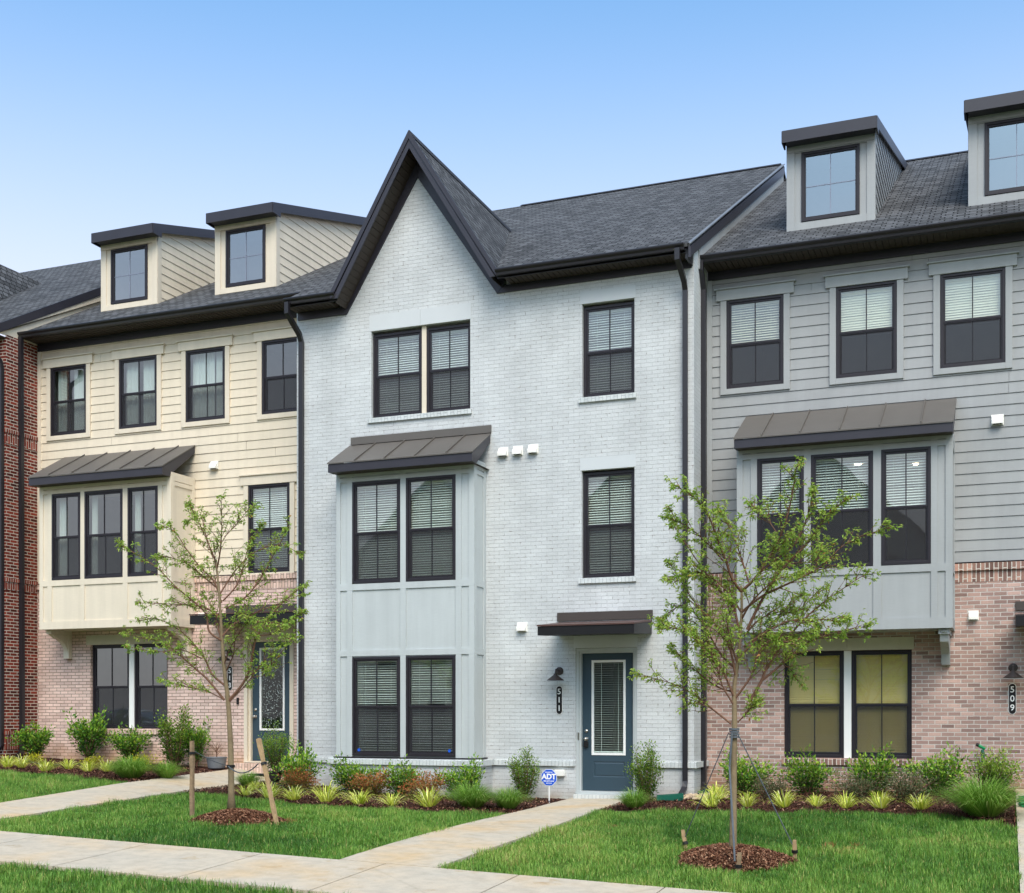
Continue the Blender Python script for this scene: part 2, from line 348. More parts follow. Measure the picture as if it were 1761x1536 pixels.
class MB:
    def __init__(s): s.v = []; s.f = []; s.sm = False
    def poly(s, pts):
        n = len(s.v); s.v += [tuple(p) for p in pts]; s.f.append(tuple(range(n, n+len(pts)))); return s
    def box(s, x0, x1, y0, y1, z0, z1):
        if x0 > x1: x0, x1 = x1, x0
        if y0 > y1: y0, y1 = y1, y0
        if z0 > z1: z0, z1 = z1, z0
        n = len(s.v)
        s.v += [(x, y, z) for x in (x0, x1) for y in (y0, y1) for z in (z0, z1)]
        for f in ((0, 1, 3, 2), (4, 6, 7, 5), (0, 4, 5, 1), (2, 3, 7, 6), (0, 2, 6, 4), (1, 5, 7, 3)):
            s.f.append(tuple(n+i for i in f))
        return s
    def ring(s, x0, x1, z0, z1, wd, y0, y1, wb=None, wt=None):
        wb = wd if wb is None else wb; wt = wd if wt is None else wt
        s.box(x0, x0+wd, y0, y1, z0, z1); s.box(x1-wd, x1, y0, y1, z0, z1)
        s.box(x0+wd, x1-wd, y0, y1, z0, z0+wb); s.box(x0+wd, x1-wd, y0, y1, z1-wt, z1); return s
    def prism(s, pts, d):
        """closed polygon pts (3D, planar) extruded by vector d"""
        n = len(s.v); k = len(pts); d = Vector(d)
        s.v += [tuple(p) for p in pts] + [tuple(Vector(p)+d) for p in pts]
        s.f.append(tuple(range(n, n+k))); s.f.append(tuple(range(n+2*k-1, n+k-1, -1)))
        for i in range(k):
            j = (i+1) % k; s.f.append((n+i, n+k+i, n+k+j, n+j))
        return s
    def tube(s, pts, rad, n=8, cap=True, rot=0):
        pts = [Vector(p) for p in pts]
        if not hasattr(rad, '__len__'): rad = [rad]*len(pts)
        b = len(s.v); up = None
        for i, p in enumerate(pts):
            d = (pts[min(i+1, len(pts)-1)]-pts[max(i-1, 0)]).normalized()
            if up is None:
                up = Vector((0, 0, 1)) if abs(d.z) < .9 else Vector((0, 1, 0))
            a = d.cross(up).normalized(); c = a.cross(d).normalized(); up = c
            for k in range(n):
                t = 2*math.pi*(k+rot)/n
                s.v.append(tuple(p+(a*math.cos(t)+c*math.sin(t))*rad[i]))
        for i in range(len(pts)-1):
            for k in range(n):
                q = (k+1) % n
                s.f.append((b+i*n+k, b+i*n+q, b+(i+1)*n+q, b+(i+1)*n+k))
        if cap:
            s.f.append(tuple(b+k for k in range(n-1, -1, -1))); e = b+(len(pts)-1)*n; s.f.append(tuple(e+k for k in range(n)))
        return s
    def lathe(s, prof, c, n=24, axis='Z'):
        b = len(s.v)
        for (r, z) in prof:
            for k in range(n):
                t = 2*math.pi*k/n
                p = (r*math.cos(t), r*math.sin(t), z)
                if axis == 'Y': p = (p[0], p[2], p[1])
                s.v.append((c[0]+p[0], c[1]+p[1], c[2]+p[2]))
        for i in range(len(prof)-1):
            for k in range(n):
                q = (k+1) % n; f = (b+i*n+k, b+i*n+q, b+(i+1)*n+q, b+(i+1)*n+k)
                s.f.append(f if axis == 'Z' else f[::-1])
        return s
    def build(s, name, mat, parent=None, smooth=False, bevel=0):
        me = bpy.data.meshes.new(name)
        o0 = origin(parent) if parent is not None else Vector((0, 0, 0))
        me.from_pydata([(a-o0.x, b-o0.y, c-o0.z) for a, b, c in s.v], [], s.f)
        me.update()
        uv = me.uv_layers.new(name='UVMap')
        dat = np.zeros(len(me.loops)*2, 'f')
        Z = Vector((0, 0, 1))
        for p in me.polygons:
            nn = p.normal
            if abs(nn.z) > .999: u, v = Vector((1, 0, 0)), Vector((0, 1, 0))
            else:
                u = Z.cross(nn).normalized()
                if abs(u.x) > .3 and u.x < 0: u = -u
                elif abs(u.x) <= .3 and u.y < 0: u = -u
                v = nn.cross(u)
                if v.z < 0: v = -v
            for li in p.loop_indices:
                q = s.v[me.loops[li].vertex_index]
                dat[2*li] = q[0]*u.x+q[1]*u.y+q[2]*u.z
                dat[2*li+1] = q[0]*v.x+q[1]*v.y+q[2]*v.z
        uv.data.foreach_set('uv', dat)
        me.materials.append(mat)
        if smooth:
            me.polygons.foreach_set('use_smooth', [True]*len(me.polygons))
        ob = bpy.data.objects.new(name, me); C.objects.link(ob); ob.parent = parent
        if bevel:
            m = ob.modifiers.new('bevel', 'BEVEL'); m.width = bevel; m.segments = 2; m.limit_method = 'ANGLE'
        return ob

def np_mesh(name, V, F, mat, parent=None, tint=None, smooth=False):
    """V (n,3), F (m,k) all faces of k corners"""
    me = bpy.data.meshes.new(name); V = np.asarray(V, 'f'); F = np.asarray(F, 'i')
    me.vertices.add(len(V)); me.vertices.foreach_set('co', V.ravel())
    m, k = F.shape
    me.loops.add(m*k); me.loops.foreach_set('vertex_index', F.ravel())
    me.polygons.add(m); me.polygons.foreach_set('loop_start', np.arange(0, m*k, k, dtype='i'))
    if smooth: me.polygons.foreach_set('use_smooth', np.ones(m, bool))
    me.update(calc_edges=True)
    if tint is not None:
        a = me.attributes.new('tint', 'FLOAT', 'POINT'); a.data.foreach_set('value', np.asarray(tint, 'f'))
    me.materials.append(mat)
    o = bpy.data.objects.new(name, me); C.objects.link(o); o.parent = parent
    return o

def copy_tree(o, parent=None):
    c = o.copy(); C.objects.link(c)
    if parent is not None: c.parent = parent
    for ch in list(o.children): copy_tree(ch, c)
    return c

# ------------------------------------------------------------------ terrain
BP = np.array([(-40, .9), (-20, .52), (-14.6, .36), (-13.4, .2), (-11, .08), (-7.1, 0), (-5.9, .03), (-4.9, .1), (0, .2), (12, .2)])
def HT(X, Y):
    X = np.asarray(X, float); Y = np.asarray(Y, float)
    a = -.2-.032*(np.clip(X, -30, 10)+7.13)
    lo = a-.054*(12.7-np.maximum(Y, 9.2))
    u = np.clip((Y-12.7)/8.3, 0, 1.25)**.85
    hi = a+(np.interp(X, BP[:, 0], BP[:, 1])-a)*u
    z = np.where(Y < 12.7, lo, hi)
    return np.where(Y < 9.0, z-.14, z)
def ht(x, y): return float(HT(x, y))

def grid_sheet(name, xs, ys, zf, mat, **kw):
    X, Y = np.meshgrid(xs, ys); Z = zf(X, Y)
    V = np.stack([X, Y, Z], -1).reshape(-1, 3)
    nx, ny = len(xs), len(ys); i = np.arange((ny-1)*nx).reshape(ny-1, nx)[:, :-1].ravel()
    F = np.stack([i, i+1, i+nx+1, i+nx], -1)
    return np_mesh(name, V, F, mat, **kw)
xs = np.concatenate([[-600, -200, -80, -45], np.arange(-30, 14, .3), [20, 40, 120, 600]])
ys = np.concatenate([[-600, -100, -40, -14, 0, 4, 7], np.arange(8.4, 22.2, .2), [24, 30, 45, 120, 600]])
g = grid_sheet('ground', xs, ys, lambda X, Y: np.where(Y < 8.9, HT(X, Y)-.02, HT(X, Y)), M['turf'], smooth=True); tag(g, kind='structure')

# street in front, with its kerb
st = grid_sheet('road', np.arange(-45, 30, 1.), np.array([-.5, 1, 4, 7, 8.7]), lambda X, Y: HT(X, np.full_like(Y, 5.))+.02, M['asphalt']); tag(st, kind='structure')
kb = MB()
for x in np.arange(-45, 30, 3.):
    z0, z1 = ht(x, 9.1), ht(x+2.98, 9.1)
    kb.prism([(x, 8.7, z0-.3), (x, 8.88, z0-.3), (x, 8.88, z0+.012), (x, 8.7, z0+.012)], (2.98, 0, z1-z0))
tag(kb.build('kerb', M['concrete']), kind='structure')

def slab(mb, x0, x1, y0, y1, lift=.045, n=4, left=None, right=None, ):
    """one concrete slab following the ground"""
    def strip(t): return (left(t) if left else x0), (right(t) if right else x1)
    rows = []
    for i in range(n+1):
        y = y0+(y1-y0)*i/n; a, b = strip(y)
        r = [(a+(b-a)*j/2, y) for j in range(3)]
        rows.append([(x, yy, ht(x, yy)+lift) for x, yy in r])
    b0 = len(mb.v)
    for r in rows: mb.v += r
    for i in range(n):
        for j in range(2):
            k = b0+i*3+j; mb.f.append((k, k+1, k+4, k+3))
    def skirt(seq):
        for p, q in zip(seq, seq[1:]): mb.poly([p, (p[0], p[1], p[2]-.12), (q[0], q[1], q[2]-.12), q])
    skirt(rows[0]); skirt([r[0] for r in rows][::-1]); skirt([r[2] for r in rows]); skirt(rows[-1][::-1])
sw = MB()
js = [-45+1.6*i for i in range(60)]
base = -6.536
for i in range(-24, 14):
    x0 = base+1.62*i
    slab(sw, x0+.009, x0+1.62-.009, 11.0, 12.66)
tag(sw.build('sidewalk', M['concrete']), kind='structure')
pt = MB()
for y0, y1 in ((12.68, 14.5), (14.512, 16.3), (16.312, 18.1), (18.112, 19.9), (19.912, 20.96)):
    slab(pt, -7.15, -5.93, y0, y1, left=lambda y: -7.13-.10*max(0, math.sin((y-12.7)/6.*math.pi)) if y < 18.7 else -7.13, right=lambda y: -5.9-.14*max(0, (y-16)/5.))
tag(pt.build('front_path', M['concrete']), kind='structure')
pt = MB()
for y0, y1 in ((12.68, 13.9), (13.912, 15.6), (15.612, 17.3), (17.312, 19.0), (19.012, 20.4), (20.412, 21.9)):
    slab(pt, -14.5, -13.3, y0, y1, left=lambda y: -14.1-.45*min(1, max(0, (y-13)/5)), right=lambda y: -12.95-.38*min(1, max(0, (y-13)/5)))
tag(pt.build('side_path', M['concrete']), kind='structure')
pt = MB()
for y0, y1 in ((12.68, 14.5), (14.512, 16.3), (16.312, 18.1), (18.112, 19.9), (19.912, 21.9)):
    slab(pt, .12, 1.3, y0, y1)
tag(pt.build('right_path', M['concrete']), kind='structure')

# planting beds: front edge as a function of X
BEDS = [
 ('left', [(-22, 19.0), (-18.1, 18.95), (-16.55, 18.8), (-15.2, 18.45), (-14.5, 18.3)], 21.9),
 ('mid', [(-13.32, 18.15), (-12.2, 18.1), (-11.2, 17.9), (-9.8, 17.75), (-8.8, 17.8), (-7.12, 18.05)], 20.9),
 ('right', [(-5.98, 18.75), (-5.4, 18.75), (-4.4, 18.7), (-2, 19.0), (-.7, 18.8), (-.2, 18.2), (.1, 17.9)], 21.9)]
def in_bed(X, Y, m=0.):
    r = np.zeros(np.shape(X), bool)
    for _, e, back in BEDS:
        ex = [p[0] for p in e]; ey = [p[1] for p in e]
        r |= (X > ex[0]-.02) & (X < ex[-1]+.02) & (Y > np.interp(X, ex, ey)+m)
    return r
bed_area = []
for nm, e, back in BEDS:
    ex = [p[0] for p in e]; ey = [p[1] for p in e]
    xsb = np.linspace(ex[0], ex[-1], int((ex[-1]-ex[0])/.15)+2); T = np.concatenate([[0, .03], np.linspace(.08, 1, 22)])
    X = np.repeat(xsb[None, :], len(T), 0); f = np.interp(xsb, ex, ey)[None, :]
    Y = f+(back-f)*T[:, None]
    Z = HT(X, Y)+np.where(T[:, None] < .01, -.02, .02)+.012*np.sin(X*7+Y*3)*np.sin(Y*6)*(T[:, None] > .02)
    nx = len(xsb); i = np.arange((len(T)-1)*nx).reshape(-1, nx)[:, :-1].ravel()
    o = np_mesh('mulch_bed', np.stack([X, Y, Z], -1).reshape(-1, 3), np.stack([i, i+1, i+nx+1, i+nx], -1), M['mulch'], smooth=True)
    tag(o, kind='structure')
    bed_area.append((ex, ey, back))

def chips(name, P, mat, lmin, lmax, label=None, seed=1, tilt=.5):
    r = np.random.default_rng(seed); n = len(P)
    a = r.uniform(0, 2*np.pi, n); t = r.normal(0, tilt, n)
    L = r.uniform(lmin, lmax, n)[:, None]; W = L*r.uniform(.18, .4, n)[:, None]
    d = np.stack([np.cos(a)*np.cos(t), np.sin(a)*np.cos(t), np.sin(t)], -1)
    s_ = np.stack([-np.sin(a), np.cos(a), r.normal(0, .4, n)], -1)
    V = np.stack([P-d*L/2-s_*W/2, P+d*L/2-s_*W/2, P+d*L/2+s_*W/2, P-d*L/2+s_*W/2], 1).reshape(-1, 3)
    F = np.arange(n*4).reshape(n, 4)
    o = np_mesh(name, V, F, mat, tint=np.repeat(r.uniform(0, 1, n), 4)); tag(o, kind='stuff')
    if label: tag(o, label, 'mulch')
    return o
for bi, (ex, ey, back) in enumerate(bed_area):
    n = int((ex[-1]-ex[0])*1500)
    X = rng.uniform(ex[0], ex[-1], n); f = np.interp(X, ex, ey); Y = f-.02+(np.minimum(back, f+2.6)-f)*rng.uniform(0, 1, n)**1.2
    chips('mulch', np.stack([X, Y, HT(X, Y)+.045+rng.uniform(0, .02, n)], -1), M['chip'], .015, .055,
          ['dark brown bark mulch in the bed below the cream house', 'dark brown bark mulch in the bed before the pale grey brick house', 'dark brown bark mulch in the bed before the tan brick wall'][bi], 20+bi)

MOUNDS = [(-10.3, 15.35, .68, .16, 'brown bark mulch heaped round the thin tree on the left lawn'), (-2.97, 14.5, .68, .17, 'brown bark mulch heaped round the strapped tree on the right lawn')]
for mi, (mx, my, mr, mh, lab) in enumerate(MOUNDS):
    n = 16000; rr = np.sqrt(rng.uniform(0, 1, n)); aa = rng.uniform(0, 2*np.pi, n)
    edge = mr*(1+.08*np.sin(3*aa+1)+.05*np.sin(7*aa))
    X = mx+rr*edge*np.cos(aa); Y = my+rr*edge*np.sin(aa)
    hh = mh*(1-rr**2.2)
    Nr, Na = 12, 40
    A, RR = np.meshgrid(np.linspace(0, 2*np.pi, Na), np.linspace(0, 1, Nr)); E_ = mr*(1+.08*np.sin(3*A+1)+.05*np.sin(7*A))
    XX = mx+RR*E_*np.cos(A); YY = my+RR*E_*np.sin(A); ZZ = HT(XX, YY)+mh*(1-RR**2.2)-.01
    i = np.arange((Nr-1)*Na).reshape(-1, Na)[:, :-1].ravel()
    o = np_mesh('mulch_mound', np.stack([XX, YY, ZZ], -1).reshape(-1, 3), np.stack([i, i+1, i+Na+1, i+Na], -1), M['mulch'], smooth=True); tag(o, kind='structure')
    chips('mulch', np.stack([X, Y, HT(X, Y)+hh+rng.uniform(0, .02, n)], -1), M['chip_light'], .012, .045, lab, 40+mi)

# ------------------------------------------------------------------ lawn
def lawn():
    dens = 2600
    regs = [(-22, -12.9, 12.6, 19.2), (-13.4, -7.0, 12.6, 18.4), (-6.1, .3, 12.6, 19.2), (-14, -4, 9.0, 11.06), (1.2, 4, 12.6, 20)]
    Xs = []; Ys = []
    for k, (a, b, c, d) in enumerate(regs):
        n = int((b-a)*(d-c)*dens*(1. if k in (1, 2, 3) else .75))
        X = rng.uniform(a, b, n); Y = rng.uniform(c, d, n)
        m = ~in_bed(X, Y, .04)
        lp = -14.1-.45*np.clip((Y-13)/5, 0, 1); rp = -12.95-.38*np.clip((Y-13)/5, 0, 1)
        m &= ~((X > lp+.02) & (X < rp-.02) & (Y > 12.6))
        m &= ~((X > -7.14) & (X < -5.93-.14*np.clip((Y-16)/5, 0, 1)) & (Y > 12.6))
        m &= ~((X > .14) & (X < 1.3) & (Y > 12.6))
        m &= ~((Y > 11.02) & (Y < 12.64))
        for mx, my, mr, mh, _ in MOUNDS:
            aa = np.arctan2(Y-my, X-mx); m &= np.hypot(X-mx, Y-my) > mr*(1+.08*np.sin(3*aa+1)+.05*np.sin(7*aa))-.05
        if k == 0: m &= X < lp+.1
        if k == 1: m &= X > rp-.1
        Xs.append(X[m]); Ys.append(Y[m])
    X = np.concatenate(Xs); Y = np.concatenate(Ys); n = len(X)
    def fbm(X, Y, s, seed):
        r = np.random.default_rng(seed); v = 0
        for i in range(7):
            a = r.uniform(0, 6.28); f = s*r.uniform(.5, 2.2); v = v+np.sin((X*np.cos(a)+Y*np.sin(a))*f+r.uniform(0, 6.28))
        return v/3.
    big = fbm(X, Y, .9, 3); med = fbm(X, Y, 4, 4); small = fbm(X, Y, 14, 6)
    a = rng.uniform(0, 2*np.pi, n); ln = (.05+.04*rng.uniform(0, 1, n))*(1+.3*med+.28*small)
    lean = rng.uniform(.2, 1.1, n)
    h = ln*np.cos(lean*.7); off = ln*np.sin(lean*.8)
    w = rng.uniform(.004, .0075, n)
    Z = HT(X, Y)-.005
    dx, dy = np.cos(a), np.sin(a); px, py = -dy, dx
    b0 = np.stack([X-px*w/2, Y-py*w/2, Z], -1); b1 = np.stack([X+px*w/2, Y+py*w/2, Z], -1)
    m0 = np.stack([X+dx*off*.35-px*w*.4, Y+dy*off*.35-py*w*.4, Z+h*.65], -1); m1 = np.stack([X+dx*off*.35+px*w*.4, Y+dy*off*.35+py*w*.4, Z+h*.65], -1)
    tp = np.stack([X+dx*off, Y+dy*off, Z+h], -1)
    V = np.stack([b0, b1, m1, m0, tp], 1).reshape(-1, 3)
    i = np.arange(n)*5
    F = np.concatenate([np.stack([i, i+1, i+2], -1), np.stack([i, i+2, i+3], -1), np.stack([i+3, i+2, i+4], -1)])
    tuft = np.clip(fbm(X, Y, 2.6, 12), 0, 2); ln *= 1+.35*tuft*(tuft > .7)
    t = .40-.10*(tuft > .75)+.19*big+.11*med+.08*small+rng.normal(0, .17, n)
    # two dry patches and thin straw tips
    for cx_, cy_, rx, ry, k in ((-.75, 16.6, 1.1, .5, .45), (-8.9, 16.2, .9, .3, .3), (-8.75, 14.4, .5, .2, .35), (-6.9, 13.3, .25, .6, .3), (-10.5, 10.6, .6, .2, .4), (-5.7, 17.2, .3, .8, .25), (-1.9, 15.5, .4, .3, .55), (-16, 17.8, 1.2, .4, .3)):
        t += k*np.exp(-((X-cx_)/rx)**2-((Y-cy_)/ry)**2)*rng.uniform(.2, 1.4, n)
    t = np.minimum(np.where(rng.uniform(0, 1, n) < .04, .95, t), .96)
    for cx_, cy_ in ((-2.05, 15.9), (-1.75, 16.05), (-1.8, 15.75), (-5.1, 16.9), (-9.6, 15.7)):
        k_ = np.exp(-((X-cx_)**2+(Y-cy_)**2)/.012)*rng.uniform(.3, 1.3, n); t = np.where(k_ > .45, 1., t)
    o = np_mesh('grass', V, F, LEAF['grass'], tint=np.repeat(np.clip(t, 0, 1), 5))
    tag(o, 'short green lawn grass beside the concrete paths', 'grass', kind='stuff')
lawn()

# ================================================================== house builders
def cells(mb, x0, x1, z0, z1, y, openings):
    """flat wall facing -Y with rectangular holes"""
    xb = sorted({x0, x1} | {min(max(v, x0), x1) for o in openings for v in o[:2]})
    zb = sorted({z0, z1} | {min(max(v, z0), z1) for o in openings for v in o[2:4]})
    for a, b in zip(xb, xb[1:]):
        run = None
        for c, d in zip(zb, zb[1:]):
            hole = any(o[0]-1e-6 <= a and b <= o[1]+1e-6 and o[2]-1e-6 <= c and d <= o[3]+1e-6 for o in openings)
            if hole or b-a < 1e-5:
                if run: mb.poly([(a, y, run[0]), (b, y, run[0]), (b, y, run[1]), (a, y, run[1])]); run = None
            else: run = (run[0], d) if run else (c, d)
        if run: mb.poly([(a, y, run[0]), (b, y, run[0]), (b, y, run[1]), (a, y, run[1])])
def reveals(mb, openings, y, d):
    for a, b, c, e in [o[:4] for o in openings]:
        mb.poly([(a, y, c), (a, y, e), (a, y+d, e), (a, y+d, c)]); mb.poly([(b, y, c), (b, y+d, c), (b, y+d, e), (b, y, e)])
        mb.poly([(a, y, e), (b, y, e), (b, y+d, e), (a, y+d, e)]); mb.poly([(a, y, c), (a, y+d, c), (b, y+d, c), (b, y, c)])
def siding(mb, x0, x1, z0, z1, y, openings, ex=.182, t=.014, joints=True, seed=0):
    """lapped boards: every course leans out at its foot and has an underside"""
    rr = random.Random(seed); n = int(math.ceil((z1-z0)/ex))
    for i in range(n):
        c0 = z0+i*ex; c1 = min(z0+(i+1)*ex, z1)
        zs = sorted({c0, c1} | {v for o in openings for v in o[2:4] if c0 < v < c1})
        for a, b in zip(zs, zs[1:]):
            hs = sorted([(o[0], o[1]) for o in openings if o[2] < b-1e-6 and o[3] > a+1e-6])
            x = x0; segs = []
            for h in hs:
                if h[0] > x: segs.append((x, h[0]))
                x = max(x, h[1])
            if x < x1: segs.append((x, x1))
            gap = .004 if b == c1 and b < z1 else 0
            ya = y-t*(1-(a-c0)/ex); yb = y-t*(1-(b-c0)/ex)
            for p, q in segs:
                cuts = [p]
                if joints and q-p > 2.5:
                    cuts.append(p+rr.uniform(.6, q-p-.6))
                cuts.append(q)
                for k in range(len(cuts)-1):
                    l = cuts[k]+(.0022 if k else 0); r_ = cuts[k+1]-(.0022 if k < len(cuts)-2 else 0)
                    mb.poly([(l, ya, a), (r_, ya, a), (r_, yb, b-gap), (l, yb, b-gap)])
                    if gap: mb.poly([(l, yb, b-gap), (r_, yb, b-gap), (r_, y+.03, b), (l, y+.03, b)])
                    if a == c0: mb.poly([(l, y+.03, a), (r_, y+.03, a), (r_, ya, a), (l, ya, a)])
    # backing seen through the board joints
    mb2 = MB()
    return mb

def blind_mesh(x0, x1, z0, z1, y, kind):
    mb = MB(); p = .043; ang = {'open': R(33), 'low': R(13), 'closed': R(63), 'half': R(38)}[kind]
    dy, dz = .024*math.cos(ang), .024*math.sin(ang)
    n = int((z1-z0-.05)/p)
    mb.box(x0, x1, y-.025, y+.025, z1-.045, z1)
    for i in range(n):
        z = z1-.07-i*p
        if z < z0+.03: break
        j = random.uniform(-.0018, .0018); da = random.gauss(0, .045); dy, dz = .024*math.cos(ang+da), .024*math.sin(ang+da)
        # front edge tips down, slightly thick slat
        mb.prism([(x0, y-dy, z-dz+j), (x0, y+dy, z+dz+j), (x0, y+dy, z+dz+.0028+j), (x0, y-dy, z-dz+.0028+j)], (x1-x0, 0, 0))
    mb.box(x0, x1, y-.02, y+.02, z0+.004, z0+.022)
    for f in (.2, .8):
        xx = x0+(x1-x0)*f; mb.box(xx-.0015, xx+.0015, y-.028, y-.025, z0+.01, z1-.03)
    return mb
def curtain_mesh(x0, x1, z0, z1, y, n=40):
    mb = MB(); pts = [(x0+(x1-x0)*i/n, y+.022*math.sin(i*1.35)+.008*math.sin(i*.5)) for i in range(n+1)]
    for a, b in zip(pts, pts[1:]): mb.poly([(a[0], a[1], z0), (b[0], b[1], z0), (b[0], b[1], z1), (a[0], a[1], z1)])
    return mb

def window(h, x0, x1, z0, z1, y, blind=None, bz=None, bkind='open', curtains=None, fixed=False, label=None, screen=True):
    """double-hung window (or fixed four-light one); y is the outer face of its frame"""
    fw = .045
    f = MB().ring(x0, x1, z0, z1, fw, y, y+.10, wb=.05).build('window', M['frame'], h, bevel=.003)
    if label: f['label'] = label
    xa, xb = x0+fw, x1-fw; zm = (z0+z1)/2; xm = (x0+x1)/2
    if fixed:
        MB().ring(xa, xb, z0+.05, z1-fw, .03, y+.02, y+.06).build('sash', M['frame'], f)
        p = MB(); p.poly([(xa+.03, y+.045, z0+.08), (xb-.03, y+.045, z0+.08), (xb-.03, y+.045, z1-fw-.03), (xa+.03, y+.045, z1-fw-.03)]).build('pane', M['glass_high'], f)
        MB().box(xm-.006, xm+.006, y+.036, y+.043, z0+.08, z1-fw-.03).box(xa+.03, xm-.006, y+.036, y+.043, zm-.006, zm+.006).box(xm+.006, xb-.03, y+.036, y+.043, zm-.006, zm+.006).build('muntin', M['muntin_light'], f)
    else:
        MB().ring(xa, xb, zm-.018, z1-fw, .032, y+.02, y+.055).build('sash', M['frame'], f)
        MB().ring(xa, xb, z0+.05, zm+.018, .042, y+.058, y+.092).build('sash', M['frame'], f)
        for a, b, yy, e in ((zm-.018, z1-fw, y+.04, .032), (z0+.05, zm+.018, y+.078, .042)):
            p = MB(); p.poly([(xa+e, yy, a+e), (xb-e, yy, a+e), (xb-e, yy, b-e), (xa+e, yy, b-e)]).build('pane', M['glass'], f)
            MB().box(xm-.0085, xm+.0085, yy-.012, yy-.002, a+e, b-e).build('muntin', M['frame'], f)
        if screen:
            s_ = MB(); s_.ring(xa, xb, z0+.05, zm-.018, .018, y+.028, y+.036).build('screen_frame', M['frame'], f)
            s_ = MB(); s_.poly([(xa+.018, y+.032, z0+.068), (xb-.018, y+.032, z0+.068), (xb-.018, y+.032, zm-.036), (xa+.018, y+.032, zm-.036)]).build('insect_screen', M['screen'], f)
    if blind:
        a = z0+.06 if bz is None else z0+(z1-z0)*bz
        blind_mesh(xa+.012, xb-.012, a, z1-.05, y+.125, bkind).build('blind', M[blind], f)
    if curtains:
        for c0, c1 in curtains:
            curtain_mesh(xa+(xb-xa)*c0, xa+(xb-xa)*c1, z0+.03, z1-.02, y+.19).build('curtain', M['curtain'], f)
    return f

def gutter(h, x0, x1, y, z, k=1.):
    prof = [(0, 0), (-.115*k, 0), (-.125*k, -.018), (-.118*k, -.045), (-.088*k, -.07), (-.08*k, -.115), (0, -.115)]
    MB().prism([(x0, y+a, z+b) for a, b in prof], (x1-x0, 0, 0)).build('gutter', M['gutter'], h, bevel=.004)
def soffit(h, x0, x1, y0, y1, z):
    mb = MB(); n = max(1, int((x1-x0)/.1)); s_ = (x1-x0)/n
    for i in range(n):
        a = x0+i*s_; mb.box(a, a+s_*.86, y0, y1, z, z+.012)
    mb.box(x0, x1, y0, y1, z+.013, z+.03)
    return mb.build('soffit', M['soffit'], h)
def roof(h, poly, mat='roof', t=.05, name='roof'):
    n = (Vector(poly[1])-Vector(poly[0])).cross(Vector(poly[2])-Vector(poly[0])).normalized()
    if n.z < 0: n = -n
    return MB().prism(poly, -n*t).build(name, M[mat], h)
def interior(h, rooms, mat='room'):
    mb = MB()
    for x0, x1, y0, y1, z0, z1 in rooms:
        mb.poly([(x0, y1, z0), (x1, y1, z0), (x1, y1, z1), (x0, y1, z1)])
        mb.poly([(x0, y0, z0), (x0, y1, z0), (x0, y1, z1), (x0, y0, z1)]); mb.poly([(x1, y0, z0), (x1, y1, z0), (x1, y1, z1), (x1, y0, z1)])
        mb.poly([(x0, y0, z0), (x1, y0, z0), (x1, y1, z0), (x0, y1, z0)]); mb.poly([(x0, y0, z1), (x1, y0, z1), (x1, y1, z1), (x0, y1, z1)])
    return mb.build('interior', M[mat], h)
def downspout(h, pts, foot=None, s_=.055):
    mb = MB(); mb.tube(pts, s_, 4, rot=.5)
    b = mb.build('downspout', M['spout'], h)
    # clamps
    return b
def vent(h, x, z, y, w_=.17, hh=.15, d=.09):
    mb = MB(); mb.box(x-w_/2-.012, x+w_/2+.012, y-.012, y, z-hh/2-.012, z+hh/2+.012)
    mb.prism([(x-w_/2, y-.012, z+hh/2), (x-w_/2, y-d, z-hh*.12), (x-w_/2, y-d, z-hh/2), (x-w_/2, y-.012, z-hh/2)], (w_, 0, 0))
    o = mb.build('vent_hood', M['vent'], h, bevel=.004)
    MB().box(x-w_/2+.02, x+w_/2-.02, y-d+.004, y-.02, z-hh/2-.004, z-hh/2-.001).build('vent_opening', M['black'], o)
    return o
def wall_lamp(h, x, z, y, lit):
    mb = MB(); mb.lathe([(0, -.03), (.05, -.028), (.072, -.012), (.072, 0)], (x, y, z), 28, 'Y')
    mb.tube([(x, y-.02, z), (x, y-.12, z+.035), (x, y-.2, z+.02), (x, y-.22, z-.05)], .013, 10)
    o = mb.build('wall_lamp', M['lamp'], h, smooth=False)
    MB().lathe([(.0, -.045), (.03, -.05), (.035, -.075), (.15, -.165), (.155, -.172), (.148, -.172), (.03, -.085), (0, -.08)], (x, y-.22, z), 32).build('lamp_shade', M['lamp'], o, smooth=True)
    MB().lathe([(0, -.10), (.02, -.105), (.032, -.13), (.03, -.15), (0, -.165)], (x, y-.22, z), 16).build('bulb', M['bulb'] if lit else M['white'], o, smooth=True)
    return o
def text_mesh(s_, size, ex=.003, bold=.0):
    cu = bpy.data.curves.new('numeral', 'FONT'); cu.body = s_; cu.size = size; cu.align_x = 'CENTER'; cu.align_y = 'CENTER'; cu.extrude = ex; cu.offset = bold
    ob = bpy.data.objects.new('numeral', cu); me = bpy.data.meshes.new_from_object(ob); bpy.data.objects.remove(ob); return me
